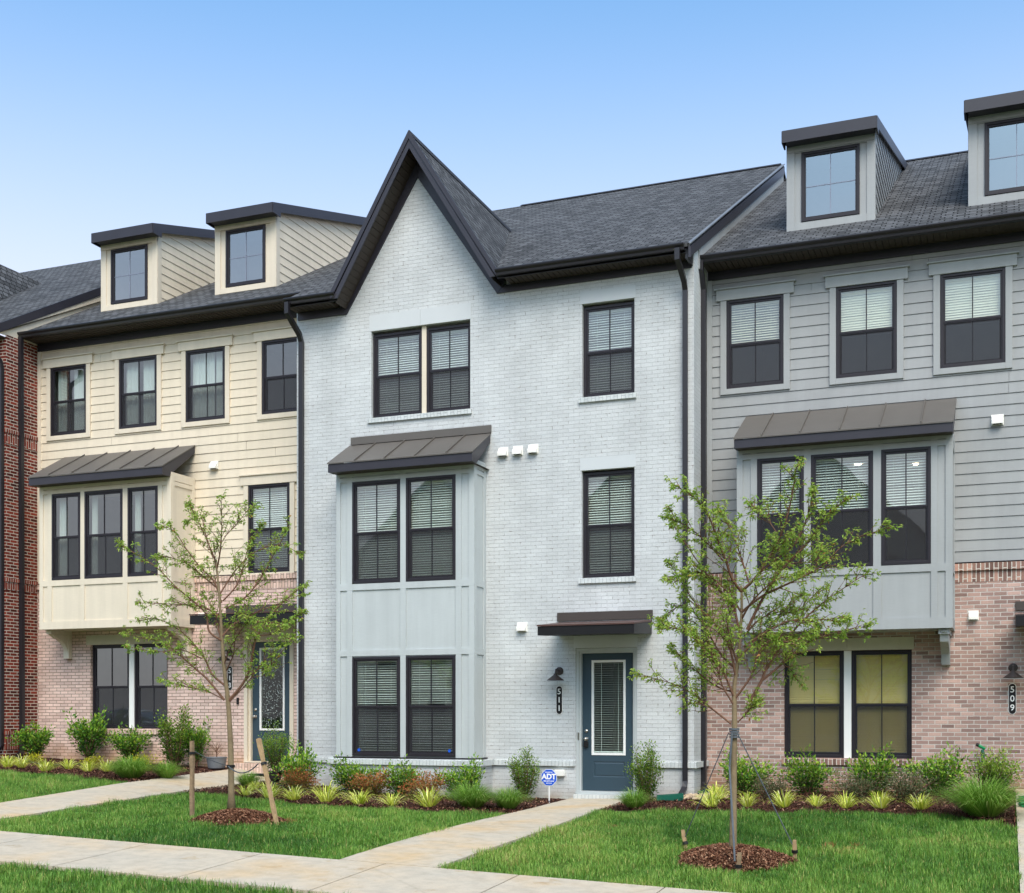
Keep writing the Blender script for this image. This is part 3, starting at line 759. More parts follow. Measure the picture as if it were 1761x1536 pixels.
def plaque(h, x, z, y, digits, hh=.49, ww=.105):
    r = ww/2; pts = []
    for k in range(13): t = math.pi*k/12; pts.append((x+r*math.cos(t), y, z+hh/2-r+r*math.sin(t)))
    for k in range(13): t = math.pi+math.pi*k/12; pts.append((x+r*math.cos(t), y, z-hh/2+r+r*math.sin(t)))
    o = MB().prism(pts, (0, -.012, 0)).build('number_plaque', M['black'], h)
    pts2 = [(x+(a-x)*1.14, y-.001, z+(c-z)*1.03) for a, b, c in pts]
    MB().prism(pts2, (0, -.007, 0)).build('plaque_rim', M['ink'], o)
    n = len(digits)
    for i, ch in enumerate(digits):
        me = text_mesh(ch, .14, .002, .0012); me.materials.append(M['ink'])
        t = bpy.data.objects.new('numeral', me); C.objects.link(t); t.parent = o
        zz = z+hh*.30*(1-i) if n == 3 else z
        org = origin(o)
        t.location = (x-org.x, y-.0155-org.y, zz-org.z); t.rotation_euler = (R(90), 0, 0)
def door(h, x0, x1, z0, z1, y, blinds=True, frosted=False, lever=False):
    lx0, lx1, lz0, lz1 = x0+.17, x1-.15, z0+.625, z1-.12
    px0, px1, pz0, pz1 = x0+.2, x1-.16, z0+.24, z0+.515
    mb = MB(); cells(mb, x0, x1, z0, z1, y, [(lx0, lx1, lz0, lz1), (px0, px1, pz0, pz1)])
    mb.poly([(x0, y, z0), (x0, y, z1), (x0, y+.04, z1), (x0, y+.04, z0)]); mb.poly([(x1, y, z0), (x1, y+.04, z0), (x1, y+.04, z1), (x1, y, z1)])
    # raised panel with a sunk moulding round it
    a, b, c, d = px0, px1, pz0, pz1; i1 = .018; i2 = .04
    for (e0, y0), (e1, y1) in (((0, y), (i1, y+.012)), ((i1, y+.012), (i2, y+.002))):
        o = [(a+e0, y0, c+e0), (b-e0, y0, c+e0), (b-e0, y0, d-e0), (a+e0, y0, d-e0)]; q = [(a+e1, y1, c+e1), (b-e1, y1, c+e1), (b-e1, y1, d-e1), (a+e1, y1, d-e1)]
        for k in range(4): mb.poly([o[k], o[(k+1) % 4], q[(k+1) % 4], q[k]])
    mb.poly([(a+i2, y+.002, c+i2), (b-i2, y+.002, c+i2), (b-i2, y+.002, d-i2), (a+i2, y+.002, d-i2)])
    o = mb.build('door', M['door'], h)
    MB().ring(lx0, lx1, lz0, lz1, .042, y-.014, y+.03).build('glass_frame', M['white'], o, bevel=.004)
    p = MB(); p.poly([(lx0+.04, y+.008, lz0+.04), (lx1-.04, y+.008, lz0+.04), (lx1-.04, y+.008, lz1-.04), (lx0+.04, y+.008, lz1-.04)]).build('glass', M['glass_dark'], o)
    if blinds:
        mb = MB(); z = lz1-.07
        while z > lz0+.07:
            mb.prism([(lx0+.045, y+.022, z), (lx0+.045, y+.034, z+.003), (lx0+.045, y+.034, z+.0055), (lx0+.045, y+.022, z+.0045)], (lx1-lx0-.09, 0, 0)); z -= .0405
        mb.box(lx0+.045, lx1-.045, y+.02, y+.034, lz0+.05, lz0+.072)
        for f in (.28, .78):
            xx = lx0+(lx1-lx0)*f; mb.box(xx-.003, xx+.003, y+.017, y+.019, lz0+.05, lz1-.05)
        mb.build('blind', M['blind'], o)
    if frosted:
        rr = random.Random(3); mb = MB()
        for _ in range(420):
            xx = rr.uniform(lx0+.06, lx1-.06); zz = rr.uniform(lz0+.06, lz1-.06); s_ = rr.uniform(.004, .011); a = rr.uniform(0, 3)
            mb.poly([(xx+s_*math.cos(a+t), y+.012, zz+s_*.9*math.sin(a+t)*1.3) for t in (0, 1.2, 2.6, 4.2)])
        mb.build('etched_pattern', M['white'], o)
    mb = MB().lathe([(.03, 0), (.034, -.01), (.028, -.022), (0, -.026)], (x0+.075, y, z0+1.05), 20, 'Y').build('deadbolt', M['nickel'], o, smooth=True)
    k = MB().lathe([(.036, 0), (.036, -.008), (.014, -.012), (.012, -.04), (.03, -.05), (.034, -.066), (.022, -.082), (0, -.085)], (x0+.075, y, z0+.91), 20, 'Y').build('door_knob', M['nickel'], o, smooth=True)
    if not frosted:
        MB().box(x0+.035, x0+.115, y-.05, y-.012, z0+.76, z0+.87).build('lock_box', M['black'], o, bevel=.008)
    return o

def standing_seam(h, x0, x1, ztop, yw, zf, yf, fas, nseam, flash=None, wall_top=True):
    """lean-to metal roof over a bay: pan, ribs, fascia, end boards"""
    t = .02
    a = [(x0, yw, ztop), (x1, yw, ztop), (x1, yf-.02, zf), (x0, yf-.02, zf)]
    mb = MB().prism([(x, y, z) for x, y, z in a], (0, 0, -t))
    for x in nseam:
        mb.prism([(x-.009, yw, ztop+.002), (x-.009, yf-.025, zf+.002), (x-.009, yf-.025, zf+.03), (x-.009, yw, ztop+.03)], (.018, 0, 0))
    o = mb.build('bay_roof', M['seam'], h)
    fb = MB(); fb.box(x0+.012, x1-.012, yf, yf+.022, zf-fas, zf-t-.002)
    # sloping end boards
    for xx in (x0+.012, x1-.034):
        s_ = (ztop-zf)/(yw-yf)
        fb.prism([(xx, yf+.024, zf-fas), (xx, yf+.024, zf-t-.003+.02*s_), (xx, yw-.002, ztop-t-.003), (xx, yw-.002, ztop-fas*.95), (xx, yf+.2, zf-fas)], (.022, 0, 0))
    fb.build('fascia', M['dark'], o)
    MB().poly([(x0+.03, yf+.02, zf-fas+.004), (x1-.03, yf+.02, zf-fas+.004), (x1-.03, yw, zf-fas+.004), (x0+.03, yw, zf-fas+.004)]).build('soffit', M['soffit'], o)
    if flash:
        MB().box(x0+.04, x1+.01, yw-.03, yw-.002, ztop+.0, ztop+flash).build('flashing', M['seam'], o)
    return o

def bay_box(h, x0, x1, z0, z1, yf, yw, mat, wins, cols, bands, trimz=None, skirt=.0):
    """boarded projecting bay: front with window holes, battens (cols) and bands stand 20 mm proud"""
    t = .022
    mb = MB(); cells(mb, x0+.02, x1-.02, z0, z1, yf+t, wins); reveals(mb, wins, yf+t, .1)
    for xx in (x0, x1):
        i = .018 if xx == x0 else -.018
        mb.poly([(xx+i, yf+.02, z0), (xx+i, yw, z0), (xx+i, yw, z1), (xx+i, yf+.02, z1)])
    mb.poly([(x0, yf+.02, z0+.001), (x1, yf+.02, z0+.001), (x1, yw, z0+.001), (x0, yw, z0+.001)])
    o = mb.build('bay', M[mat], h)
    tb = MB()
    def cut(rects):  # battens broken by the windows
        for a, b, c, d in rects:
            segs = [(c, d)]
            for w_ in wins:
                if w_[0] < b-.005 and w_[1] > a+.005:
                    n = []
                    for s0, s1 in segs:
                        if w_[2] > s0: n.append((s0, min(s1, w_[2])))
                        if w_[3] < s1: n.append((max(s0, w_[3]), s1))
                    segs = [q for q in n if q[1]-q[0] > .005] if w_[2] < d and w_[3] > c else segs
            for s0, s1 in segs: yield a, b, s0, s1
    zb = sorted(bands)
    for a, b in cols:
        lo = z0
        for c, d in zb+[(z1, z1)]:
            for r_ in cut([(a, b, lo, c)]):
                if r_[3]-r_[2] > .01: tb.box(r_[0], r_[1], yf, yf+t-.001, r_[2], r_[3])
            lo = d
    for c, d in zb:
        segs = [(x0, x1)]
        for w_ in wins:
            if w_[2] < d-.002 and w_[3] > c+.002:
                n = []
                for s0, s1 in segs:
                    if w_[0] > s0: n.append((s0, min(s1, w_[0])))
                    if w_[1] < s1: n.append((max(s0, w_[1]), s1))
                segs = [q for q in n if q[1]-q[0] > .002]
        for s0, s1 in segs: tb.box(s0, s1, yf-.001, yf+t-.001, c, d)
    # corner boards returning on the sides
    for xx in (x0, x1):
        a, b = (xx-.004, xx+.016) if xx == x0 else (xx-.016, xx+.004)
        tb.box(a, b, yf+.024, yf+.12, z0, z1); tb.box(a, b, yw-.1, yw-.004, z0, z1)
        for c, d in zb: tb.box(a+.002, b-.002, yf+.12, yw-.1, c, d)
    tb.build('trim_board', M[mat], o)
    return o

def head_trim(h, x0, x1, z0, z1, y, mat, w_=.11, hh=.19, sill=.1):
    """flat casing with a heavier head board and cap round a window in siding"""
    mb = MB(); t = .035
    mb.box(x0-w_, x0-.003, y-t, y, z0-sill, z1+.0); mb.box(x1+.003, x1+w_, y-t, y, z0-sill, z1+.0)
    mb.box(x0-.003, x1+.003, y-t, y, z0-sill, z0-.002)
    mb.box(x0-w_-.07, x1+w_+.07, y-t-.014, y, z1+.002, z1+hh); mb.box(x0-w_-.1, x1+w_+.1, y-t-.045, y, z1+hh+.001, z1+hh+.028)
    return mb.build('window_casing', M[mat], h, bevel=.003)

def dormer(h, x0, x1, yf, zb, zt, rz, rx0, rx1, slope, win, main, smat, tmat, front=.3):
    """shed dormer: boarded front, lapped cheeks, single-slope roof; main=(Y0,Z0,p) is the roof it stands on"""
    Y0, Z0, p = main
    mb = MB(); cells(mb, x0, x1, zb, zt, yf, [win]); reveals(mb, [win], yf, .08)
    o = mb.build('dormer', M[tmat], h)
    tb = MB(); tb.box(x0-.012, x0+.13, yf-.02, yf-.001, zb, zt); tb.box(x1-.13, x1+.012, yf-.02, yf-.001, zb, zt)
    tb.box(x0+.131, x1-.131, yf-.02, yf-.001, zb, win[2]-.01); tb.box(x0+.131, x1-.131, yf-.02, yf-.001, win[3]+.01, zt-.12)
    tb.box(x0-.012, x1+.012, yf-.032, yf-.001, zt-.118, zt)
    for s_, xx in ((-1, x0), (1, x1)): tb.box(xx if s_ > 0 else xx-.016, xx+.016 if s_ > 0 else xx, yf, yf+.14, zb, zt+.03)
    tb.build('trim_board', M[tmat], o, bevel=.003)
    sb = MB(); zs = rz-.1                # underside of the shed roof at yf-front
    def yr(z): return max(yf+.05, yf-front+(z-zs)/slope) if z > zs else yf+.05
    def ym(z): return Y0+(z-Z0)/p+.12
    z = zb
    while True:
        za, zc = z, z+.18
        if yr(za) >= ym(za): break
        c = zc
        while yr(c) > ym(c): c -= .01
        for s_, xx in ((-1, x0), (1, x1)):
            q = [(xx+s_*.014, yr(za), za), (xx+s_*.014, ym(za), za), (xx, ym(c), c), (xx, yr(c), c)]
            sb.poly(q); sb.poly([(xx, yr(za), za), (xx, ym(za), za), (xx+s_*.014, ym(za), za), (xx+s_*.014, yr(za), za)])
        if c < zc-.02: break
        z = zc
    sb.build('cheek', M[smat], o)
    # roof
    yb = Y0+((rz-Z0)+slope*(yf-front-Y0)*-1)/(p-slope) if False else None
    y1 = (rz-slope*(yf-front)-Z0+p*Y0)/(p-slope)
    z1 = rz+slope*(y1-(yf-front))
    MB().prism([(rx0, yf-front, rz), (rx1, yf-front, rz), (rx1, y1, z1), (rx0, y1, z1)], (0, 0, -.035)).build('dormer_roof', M['roof'], o)
    fb = MB(); fb.box(rx0-.012, rx1+.012, yf-front-.012, yf-front-.001, rz-.215, rz-.004)
    for xx in (rx0-.026, rx1+.001):
        fb.prism([(xx, yf-front+.0, rz-.215), (xx, yf-front+.0, rz-.004), (xx, y1, z1-.004), (xx, y1, z1-.2), (xx, yf, rz-.2+slope*front), (xx, yf, rz-.215)], (.025, 0, 0))
    fb.poly([(rx0+.04, yf-front+.04, rz-.19), (rx1-.04, yf-front+.04, rz-.19), (rx1-.04, yf, rz-.19), (rx0+.04, yf, rz-.19)])
    fb.build('dormer_fascia', M['dark'], o)
    interior(h, [(x0+.05, x1-.05, yf+.1, yf+1.2, zb, zt)])
    return o

P_ = .546
# ------------------------------------------------------------------ pale grey brick house (middle)
H = thing('townhouse', (-8.9, 21, 0), 'pale grey painted brick townhouse with steep dark gable and slate blue door', 'house')
YW = 21.0
ops = [(-11.14, -9.11, 7.09, 8.72), (-6.965, -6.01, 7.09, 8.73), (-6.975, -6.01, 3.91, 5.80), (-7.085, -5.965, .1, 2.68),
       (-11.3, -9.1, 3.85, 5.85), (-11.3, -9.1, .75, 2.6)]
vis = ops[:4]
wb = MB(); cells(wb, -12.755, -4.963, -.3, 9.14, YW, ops); reveals(wb, vis, YW, .1)
# gable brick, side walls
wb.poly([(-11.9, YW, 9.14), (-8.4, YW, 9.14), (-10.12, YW, 11.95)])
wb.poly([(-12.755, YW, 9.14), (-11.9, YW, 9.14), (-11.9, YW, 9.36), (-12.755, YW, 9.36)]); wb.poly([(-8.4, YW, 9.14), (-4.963, YW, 9.14), (-4.963, YW, 9.36), (-8.4, YW, 9.36)])
wb.poly([(-4.963, YW, -.3), (-4.963, 39, -.3), (-4.963, 39, 9.5), (-4.963, YW, 9.5)]); wb.poly([(-12.755, YW, -.3), (-12.755, YW, 9.5), (-12.755, 39, 9.5), (-12.755, 39, -.3)])
wb.build('brick_wall', M['brick_grey'], H)
# painted flat lintels
for x0, x1, z0, z1 in ((-11.18, -10.12, 8.723, 9.02), (-10.115, -9.09, 8.723, 9.02), (-7.0, -5.985, 8.733, 8.95), (-7.0, -5.985, 5.803, 6.02), (-7.12, -5.95, 2.683, 2.89)):
    MB().box(x0, x1, YW-.006, YW+.05, z0, z1).build('lintel', M['lintel'], H)
for x0, x1, z1 in ((-11.2, -9.08, 7.088), (-7.02, -5.975, 7.088), (-7.02, -5.975, 3.908)):
    MB().prism([(x0, YW+.08, z1), (x0, YW-.045, z1-.012), (x0, YW-.045, z1-.095), (x0, YW+.0, z1-.095)], (x1-x0, 0, 0)).build('window_ledge', M['rowlock_grey'], H)
# base ledge
lb = MB()
def ledge(x0, x1, y): lb.prism([(x0, y+.06, .712), (x0, y-.05, .69), (x0, y-.05, .60), (x0, y+.0, .595)], (x1-x0, 0, 0))
ledge(-12.8, -11.72, YW); ledge(-8.62, -7.09, YW); ledge(-5.95, -4.915, YW); ledge(-11.72, -8.62, 20.4)
lb.box(-4.963, -4.915, YW+.01, 21.96, .6, .70)
for xx in (-11.72, -8.67): lb.box(xx, xx+.05, 20.41, YW-.051, .60, .70)
lb.build('base_ledge', M['rowlock_grey'], H)
MB().box(-11.67, -8.67, 20.4, YW, -.3, .70).build('bay_plinth', M['brick_grey'], H)
MB().box(-7.06, -5.96, 20.78, YW+.1, -.1, .115).build('door_step', M['rowlock_grey'], H)
# windows
for w_ in ((-11.135, -10.114), (-10.02, -9.115)):
    window(H, w_[0], w_[1], 7.09, 8.67, YW+.07, 'blind')
MB().box(-10.112, -10.022, YW+.055, YW+.12, 7.09, 8.715).build('mullion', M['trim_cream'], H)
window(H, -6.96, -6.015, 7.09, 8.69, YW+.07, 'blind')
window(H, -6.965, -6.015, 3.91, 5.77, YW+.07, 'blind')
bw = [(-11.25, -10.262, 3.92, 5.79), (-10.148, -9.16, 3.92, 5.80), (-11.25, -10.262, .752, 2.565), (-10.148, -9.16, .752, 2.568)]
bay_box(H, -11.585, -8.80, .735, 6.06, 20.46, YW, 'bay_grey', bw,
        [(-11.585, -11.50), (-11.36, -11.251), (-10.261, -10.149), (-9.159, -9.05), (-8.905, -8.80)],
        [(2.585, 2.69), (3.80, 3.915), (5.80, 5.875), (5.90, 6.06)])
for i, w_ in enumerate(bw):
    wn = window(H, *w_, 20.455, 'blind', None, 'low' if i >= 2 else 'open')
    if i >= 2:
        xx = w_[0]+.13 if i == 2 else w_[1]-.13; r_ = .03
        pts = [(xx+r_*math.cos(R(22.5+45*k)), 20.455+.024, .86+r_*math.sin(R(22.5+45*k))) for k in range(8)]
        MB().prism(pts, (0, .003, 0)).build('blue_sticker', M['sign_blue'], wn)
MB().box(-11.62, -8.76, 20.42, YW-.01, .716, .734).build('flashing', M['frame'], H)
standing_seam(H, -11.6, -8.70, 6.61, YW, 6.115, 20.16, .17, (-11.03, -10.42, -9.81, -9.2), flash=.14)
# door and its surround
db = MB()
db.ring(-7.083, -5.967, .12, 2.675, .05, YW+.02, YW+.09, wb=.001); db.ring(-7.033, -6.017, .13, 2.625, .035, YW+.05, YW+.15, wb=.001)
db.box(-7.083, -5.967, YW-.03, YW+.15, .116, .165)
db.build('door_frame', M['bay_grey'], H, bevel=.004)
door(H, -6.997, -6.053, .17, 2.588, YW+.12)
MB().prism([(-7.39, 19.89, 2.845), (-7.39, 19.89, 2.995), (-7.39, YW-.002, 3.11), (-7.39, YW-.002, 2.90)], (1.69, 0, 0)).build('door_canopy', M['black'], H, bevel=.003)
cn = MB().prism([(-7.40, 19.875, 2.998), (-7.40, 19.875, 3.022), (-7.40, YW-.003, 3.142), (-7.40, YW-.003, 3.115)], (1.71, 0, 0)).build('canopy_edge', M['canopy_top'], H)
MB().box(-7.42, -5.68, YW-.035, YW-.002, 3.165, 3.31).build('canopy_flashing', M['canopy'], H)
wall_lamp(H, -7.385, 2.28, YW, False)
plaque(H, -7.388, 1.766, YW, '511')
MB().box(-7.052, -7.022, YW+.0, YW+.02, 1.07, 1.20).build('doorbell', M['nickel'], H, bevel=.006)
MB().box(-7.46, -7.28, YW-.09, YW, .42, .535).build('outlet_cover', M['vent'], H, bevel=.012)
for x, z in ((-8.46, 6.24), (-8.175, 6.245), (-7.88, 6.25)): vent(H, x, z, YW)
vent(H, -8.09, 3.08, YW)
# gutters, soffit, frieze
E0, EZ = 20.6, 9.385
gutter(H, -8.42, -5.02, E0, EZ); gutter(H, -12.74, -11.66, E0, EZ)
soffit(H, -8.3, -5.0, E0-.0, YW, 9.245); soffit(H, -12.74, -11.8, E0, YW, 9.245)
MB().box(-8.42, -5.0, E0, E0+.02, 9.24, 9.37).build('eave_board', M['gutter'], H)
MB().box(-12.74, -11.66, E0, E0+.02, 9.24, 9.37).build('eave_board', M['gutter'], H)
MB().box(-5.02, -4.98, E0+.021, YW, 9.15, 9.36).build('eave_end', M['gutter'], H)
AX, AZ = -10.12, 12.10; LX, RX = -11.72, -8.43; RZ0 = 9.385
fz = MB()
fz.prism([(-8.575, YW-.03, 9.115), (-8.43, YW-.03, 9.243), (-5.0, YW-.03, 9.243), (-5.0, YW-.03, 9.115)], (0, .028, 0))
fz.prism([(-12.72, YW-.03, 9.10), (-12.72, YW-.03, 9.243), (-11.75, YW-.03, 9.243), (-11.66, YW-.03, 9.10)], (0, .028, 0))
# frieze boards climbing the gable
fz.prism([(-11.655, YW-.034, 9.098), (-10.165, YW-.034, 11.46), (-10.165, YW-.034, 11.95), (-11.78, YW-.034, 9.262), (-11.757, YW-.034, 9.098)], (0, .0335, 0))
fz.prism([(-8.575, YW-.034, 9.113), (-8.44, YW-.034, 9.25), (-8.44, YW-.034, 9.4), (-10.163, YW-.034, 12.02), (-10.163, YW-.034, 11.46)], (0, .0335, 0))
fz.build('frieze_board', M['dark'], H)
# rake boards of the gable: outer shadow board over a wider one
rk = MB(); yb = 20.56
def rake(x0, z0, x1, z1, d0, d1, y, t, zc=9.262):
    """board between offsets d0..d1 (measured straight down) from the roof line, foot cut level at zc"""
    m = (z1-z0)/(x1-x0); xa = x0 if z0-d0 > zc else x0+(zc-z0+d0)/m; xb = x0+(zc-z0+d1)/m
    p = [(xa, y, z0-d0+m*(xa-x0)), (x1, y, z1-d0), (x1, y, z1-d1), (xb, y, zc)]
    if z0-d0 > zc: p.append((x0, y, zc))
    rk.prism(p, (0, t, 0))
rake(LX-.02, 9.36, AX, AZ, -.03, .12, yb-.05, .03); rake(LX-.0, 9.36, AX, AZ, .12, .29, yb-.03, .03)
rake(RX+.02, RZ0, AX+.001, AZ, -.03, .12, yb-.05, .03); rake(RX, RZ0, AX+.001, AZ, .12, .29, yb-.03, .03)
rk.build('rake_board', M['dark'], H, bevel=.003)
# soffit of the gable overhang, slatted
gs = MB()
for (x0, z0, x1, z1) in ((LX+.06, 9.46, AX, AZ), (RX-.06, 9.49, AX, AZ)):
    n = 26
    for i in range(n):
        a, b = i/n, (i+.88)/n
        q = [(x0+(x1-x0)*a, z0+(z1-z0)*a-.27), (x0+(x1-x0)*b, z0+(z1-z0)*b-.27)]
        gs.prism([(q[0][0], yb+.02, q[0][1]), (q[1][0], yb+.02, q[1][1]), (q[1][0], YW-.03, q[1][1]), (q[0][0], YW-.03, q[0][1])], (0, 0, .012))
    gs.prism([(x0, yb+.02, z0-.25), (x1, yb+.02, z1-.25), (x1, YW-.0, z1-.25), (x0, YW-.0, z0-.25)], (0, 0, .01))
gs.build('gable_soffit', M['soffit'], H)
# roofs
RY = 30.06; RZ = 9.385+P_*(RY-20.56)
ry = 26.1; rz = AZ
vz = lambda y: 9.385+P_*(y-20.56)
VY = 20.56+(AZ-9.385)/P_
o = MB().prism([(-12.75, 20.56, 9.385), (LX, 20.56, 9.385), (AX, VY, AZ), (-8.42, 20.56, 9.385), (-4.94, 20.56, 9.385), (-4.94, RY, RZ), (-12.75, RY, RZ)], (0, 0, -.06)).build('roof', M['roof'], H)
MB().prism([(-12.75, RY, RZ), (-4.94, RY, RZ), (-4.94, 39.6, 9.38), (-12.75, 39.6, 9.38)], (0, 0, -.06)).build('roof', M['roof'], H)
MB().prism([(LX-.03, yb-.019, 9.36), (AX, yb-.019, AZ+.02), (AX, VY, AZ+.02), (LX-.03, 20.56, 9.36)], (.03, 0, -.04)).build('gable_roof', M['roof'], H)
MB().prism([(RX+.03, yb-.019, 9.37), (AX, yb-.019, AZ+.02), (AX, VY, AZ+.02), (-8.42, 20.6, 9.40)], (-.03, 0, -.04)).build('gable_roof', M['roof'], H)
MB().prism([(AX-.11, yb-.02, AZ-.13), (AX, yb-.02, AZ+.045), (AX+.11, yb-.02, AZ-.13), (AX, yb-.02, AZ+.02)], (0, VY-yb, 0)).build('ridge_cap', M['ridge'], H)
MB().prism([(-11.6, RY-.16, RZ-.06), (-11.6, RY, RZ+.035), (-11.6, RY+.16, RZ-.06), (-11.6, RY, RZ+.0)], (6.6, 0, 0)).build('ridge_cap', M['ridge'], H)
# right-hand rake over the neighbour's roof
rr_ = MB(); x = -4.965
def par(x, d0, d1, t, mat, nm, ys=20.56, ye=RY):
    MB().prism([(x, ys, vz(ys)-d0), (x, ye, vz(ye)-d0), (x, ye, vz(ye)-d1), (x, ys, vz(ys)-d1)], (t, 0, 0)).build(nm, M[mat], H)
par(-4.955, .062, .24, .04, 'dark', 'rake_board'); par(-4.962, -.004, .016, .055, 'tub', 'drip_edge')
par(-4.96, .24, .60, .02, 'trim_grey', 'gable_trim', 21.3, RY)
MB().poly([(-4.967, 21.0, 9.3), (-4.967, RY, 9.3), (-4.967, RY, RZ-.05), (-4.967, 21.0, vz(21.)-.05)]).build('gable_wall', M['siding_grey'], H)
downspout(H, [(-5.13, 20.52, 9.3), (-5.13, 20.52, 9.12), (-5.11, 20.62, 9.02), (-5.10, 20.86, 8.86), (-5.10, 20.94, 8.72), (-5.10, 20.94, .38), (-5.10, 20.90, .26), (-5.13, 20.74, .15)], s_=.06)
downspout(H, [(-12.66, 20.50, 9.3), (-12.66, 20.50, 9.10), (-12.64, 20.62, 8.98), (-12.62, 20.86, 8.80), (-12.62, 20.94, 8.66), (-12.62, 20.94, .45), (-12.62, 20.8, .33)], s_=.06)
interior(H, [(-12.5, -8.0, YW+.2, 25, .2, 3.1), (-7.6, -5.2, YW+.3, 25, .15, 3.0), (-12.5, -5.2, YW+.2, 25, 3.4, 6.2), (-12.5, -8.0, YW+.2, 25, 6.5, 9.0), (-7.6, -5.2, YW+.2, 25, 6.5, 9.0)])

# ------------------------------------------------------------------ grey siding house (right)
H = thing('townhouse', (-.8, 21.97, 0), 'grey lap siding townhouse over tan brown brick with metal roofed bay, numbered 509', 'house')
YR = 21.97; XE = 3.4; X0 = -4.955
w3 = [(-4.605, -3.612), (-2.722, -1.729), (-1.037, -.034), (.85, 1.84)]
lo = [(-3.605, -2.60, .765, 2.60), (-2.475, -1.488, .765, 2.60), (1.0, 1.98, .15, 2.62)]
up2 = [(.9, 1.84, 4.1, 5.8)]
bayr = (-4.255, -.811)
lom = [(-3.605, -1.488, .765, 2.60), lo[2]]; wb = MB(); cells(wb, X0, XE, -.3, 3.87, YR, lom); reveals(wb, lom, YR, .1)
wb.poly([(XE, YR, -.3), (XE, 39, -.3), (XE, 39, 9.5), (XE, YR, 9.5)])
wb.build('brick_wall', M['brick_tan'], H)
MB().box(X0, XE, YR-.006, YR+.05, 3.69, 3.872).build('soldier_course', M['soldier_tan'], H)
MB().prism([(X0, YR+.04, 4.005), (X0, YR-.045, 3.99), (X0, YR-.045, 3.874), (X0, YR+.04, 3.874)], (XE-X0, 0, 0)).build('brick_ledge', M['soldier_tan'], H)
MB().box(X0, XE, YR-.02, YR+.04, 4.007, 4.018).build('flashing', M['frame'], H)
holes = [(a, b, 7.245, 8.80) for a, b in w3]+up2+[(-4.2, -.86, 3.95, 5.85)]
sb = MB(); siding(sb, X0+.09, XE, 4.02, 9.25, YR+.02, holes, seed=2); sb.build('siding', M['siding_grey'], H)
MB().box(X0, X0+.09, YR-.012, YR+.03, 4.02, 9.2).build('corner_board', M['trim_grey'], H)
for i, (a, b) in enumerate(w3):
    head_trim(H, a, b, 7.245, 8.80, YR+.012, 'trim_grey')
    window(H, a, b, 7.245, 8.80, YR-.01, 'blind_cream', .5, 'closed' if i else 'half')
head_trim(H, *up2[0][:2], 4.1, 5.8, YR+.012, 'trim_grey'); window(H, *up2[0], YR-.01, 'blind', .5)
bw = [(-3.912, -3.14, 3.925, 5.797), (-3.024, -2.032, 3.925, 5.80), (-1.905, -1.14, 3.925, 5.80)]
bay_box(H, -4.255, -.811, 2.89, 6.05, 21.12, YR, 'trim_grey', bw,
        [(-4.255, -4.155), (-4.019, -3.914), (-3.138, -3.026), (-2.03, -1.907), (-1.138, -1.04), (-.918, -.811)],
        [(2.89, 3.065), (3.80, 3.92), (5.802, 5.89), (5.905, 6.05)])
for w_ in bw: window(H, *w_, 21.115, 'blind', .5, 'open')
standing_seam(H, -4.26, -.782, 6.735, YR, 6.12, 20.86, .165, (-3.79, -3.163, -2.532, -1.905, -1.276))
for x in (-4.12, -.945):
    kb = MB()
    kb.box(x-.085, x+.085, 21.2, YR-.01, 2.80, 2.885)
    kb.prism([(x-.065, 21.24, 2.80), (x-.065, 21.28, 2.68), (x-.065, 21.55, 2.60), (x-.065, 21.72, 2.50), (x-.065, 21.80, 2.33), (x-.065, YR-.01, 2.31), (x-.065, YR-.01, 2.80)], (.13, 0, 0))
    c = (x, 21.195, 2.842)
    for k in range(4):
        q = [(x-.055, 21.2, 2.81), (x+.055, 21.2, 2.81), (x+.055, 21.2, 2.875), (x-.055, 21.2, 2.875)]
        kb.poly([q[k], q[(k+1) % 4], (x, 21.165, 2.842)])
    kb.build('bay_bracket', M['trim_grey'], H)
for k, (a, b, c, d) in enumerate(lo[:2]): window(H, a, b, c, 2.60, YR+.07, 'blind_lamplit', None, 'closed')
MB().box(-2.598, -2.477, YR+.05, YR+.12, .766, 2.60).build('mullion', M['white'], H)
MB().box(-3.64, -2.545, YR-.012, YR+.06, 2.602, 2.81).build('lintel', M['stone'], H)
MB().box(-2.54, -1.455, YR-.012, YR+.06, 2.602, 2.81).build('lintel', M['stone'], H)
MB().prism([(-3.64, YR+.08, .763), (-3.64, YR-.045, .745), (-3.64, YR-.045, .65), (-3.64, YR, .645)], (2.2, 0, 0)).build('window_ledge', M['soldier_tan'], H)
vent(H, -.155, 6.32, YR); vent(H, -.522, 3.137, YR, .14, .14); vent(H, -3.15, 3.12, YR+.0, .14, .14)
wall_lamp(H, .085, 2.27, YR, True); plaque(H, .073, 1.765, YR, '509')
db = MB(); db.ring(1.0, 1.98, .15, 2.62, .06, YR+.03, YR+.13, wb=.03).build('door_frame', M['trim_grey'], H)
door(H, 1.062, 1.918, .19, 2.555, YR+.1)
MB().prism([(.12, 20.95, 2.885), (.12, 20.95, 3.045), (.12, YR-.002, 3.14), (.12, YR-.002, 2.93)], (2.3, 0, 0)).build('door_canopy', M['black'], H)
MB().box(.12, 2.42, YR-.035, YR-.002, 3.2, 3.345).build('canopy_flashing', M['canopy'], H)
MB().box(.95, 2.02, YR-.3, YR+.1, .0, .148).build('door_step', M['soldier_tan'], H)
GE, GZ = 21.47, 9.445
gutter(H, X0-.03, XE, GE, GZ, 1.1); soffit(H, X0+.02, XE, GE, YR+.02, 9.335)
fz = MB(); fz.box(X0+.02, XE, GE, GE+.02, 9.33, 9.43).build('eave_board', M['gutter'], H)
MB().box(X0+.02, XE, YR-.03, YR+.02, 9.19, 9.333).build('frieze_board', M['dark'], H)
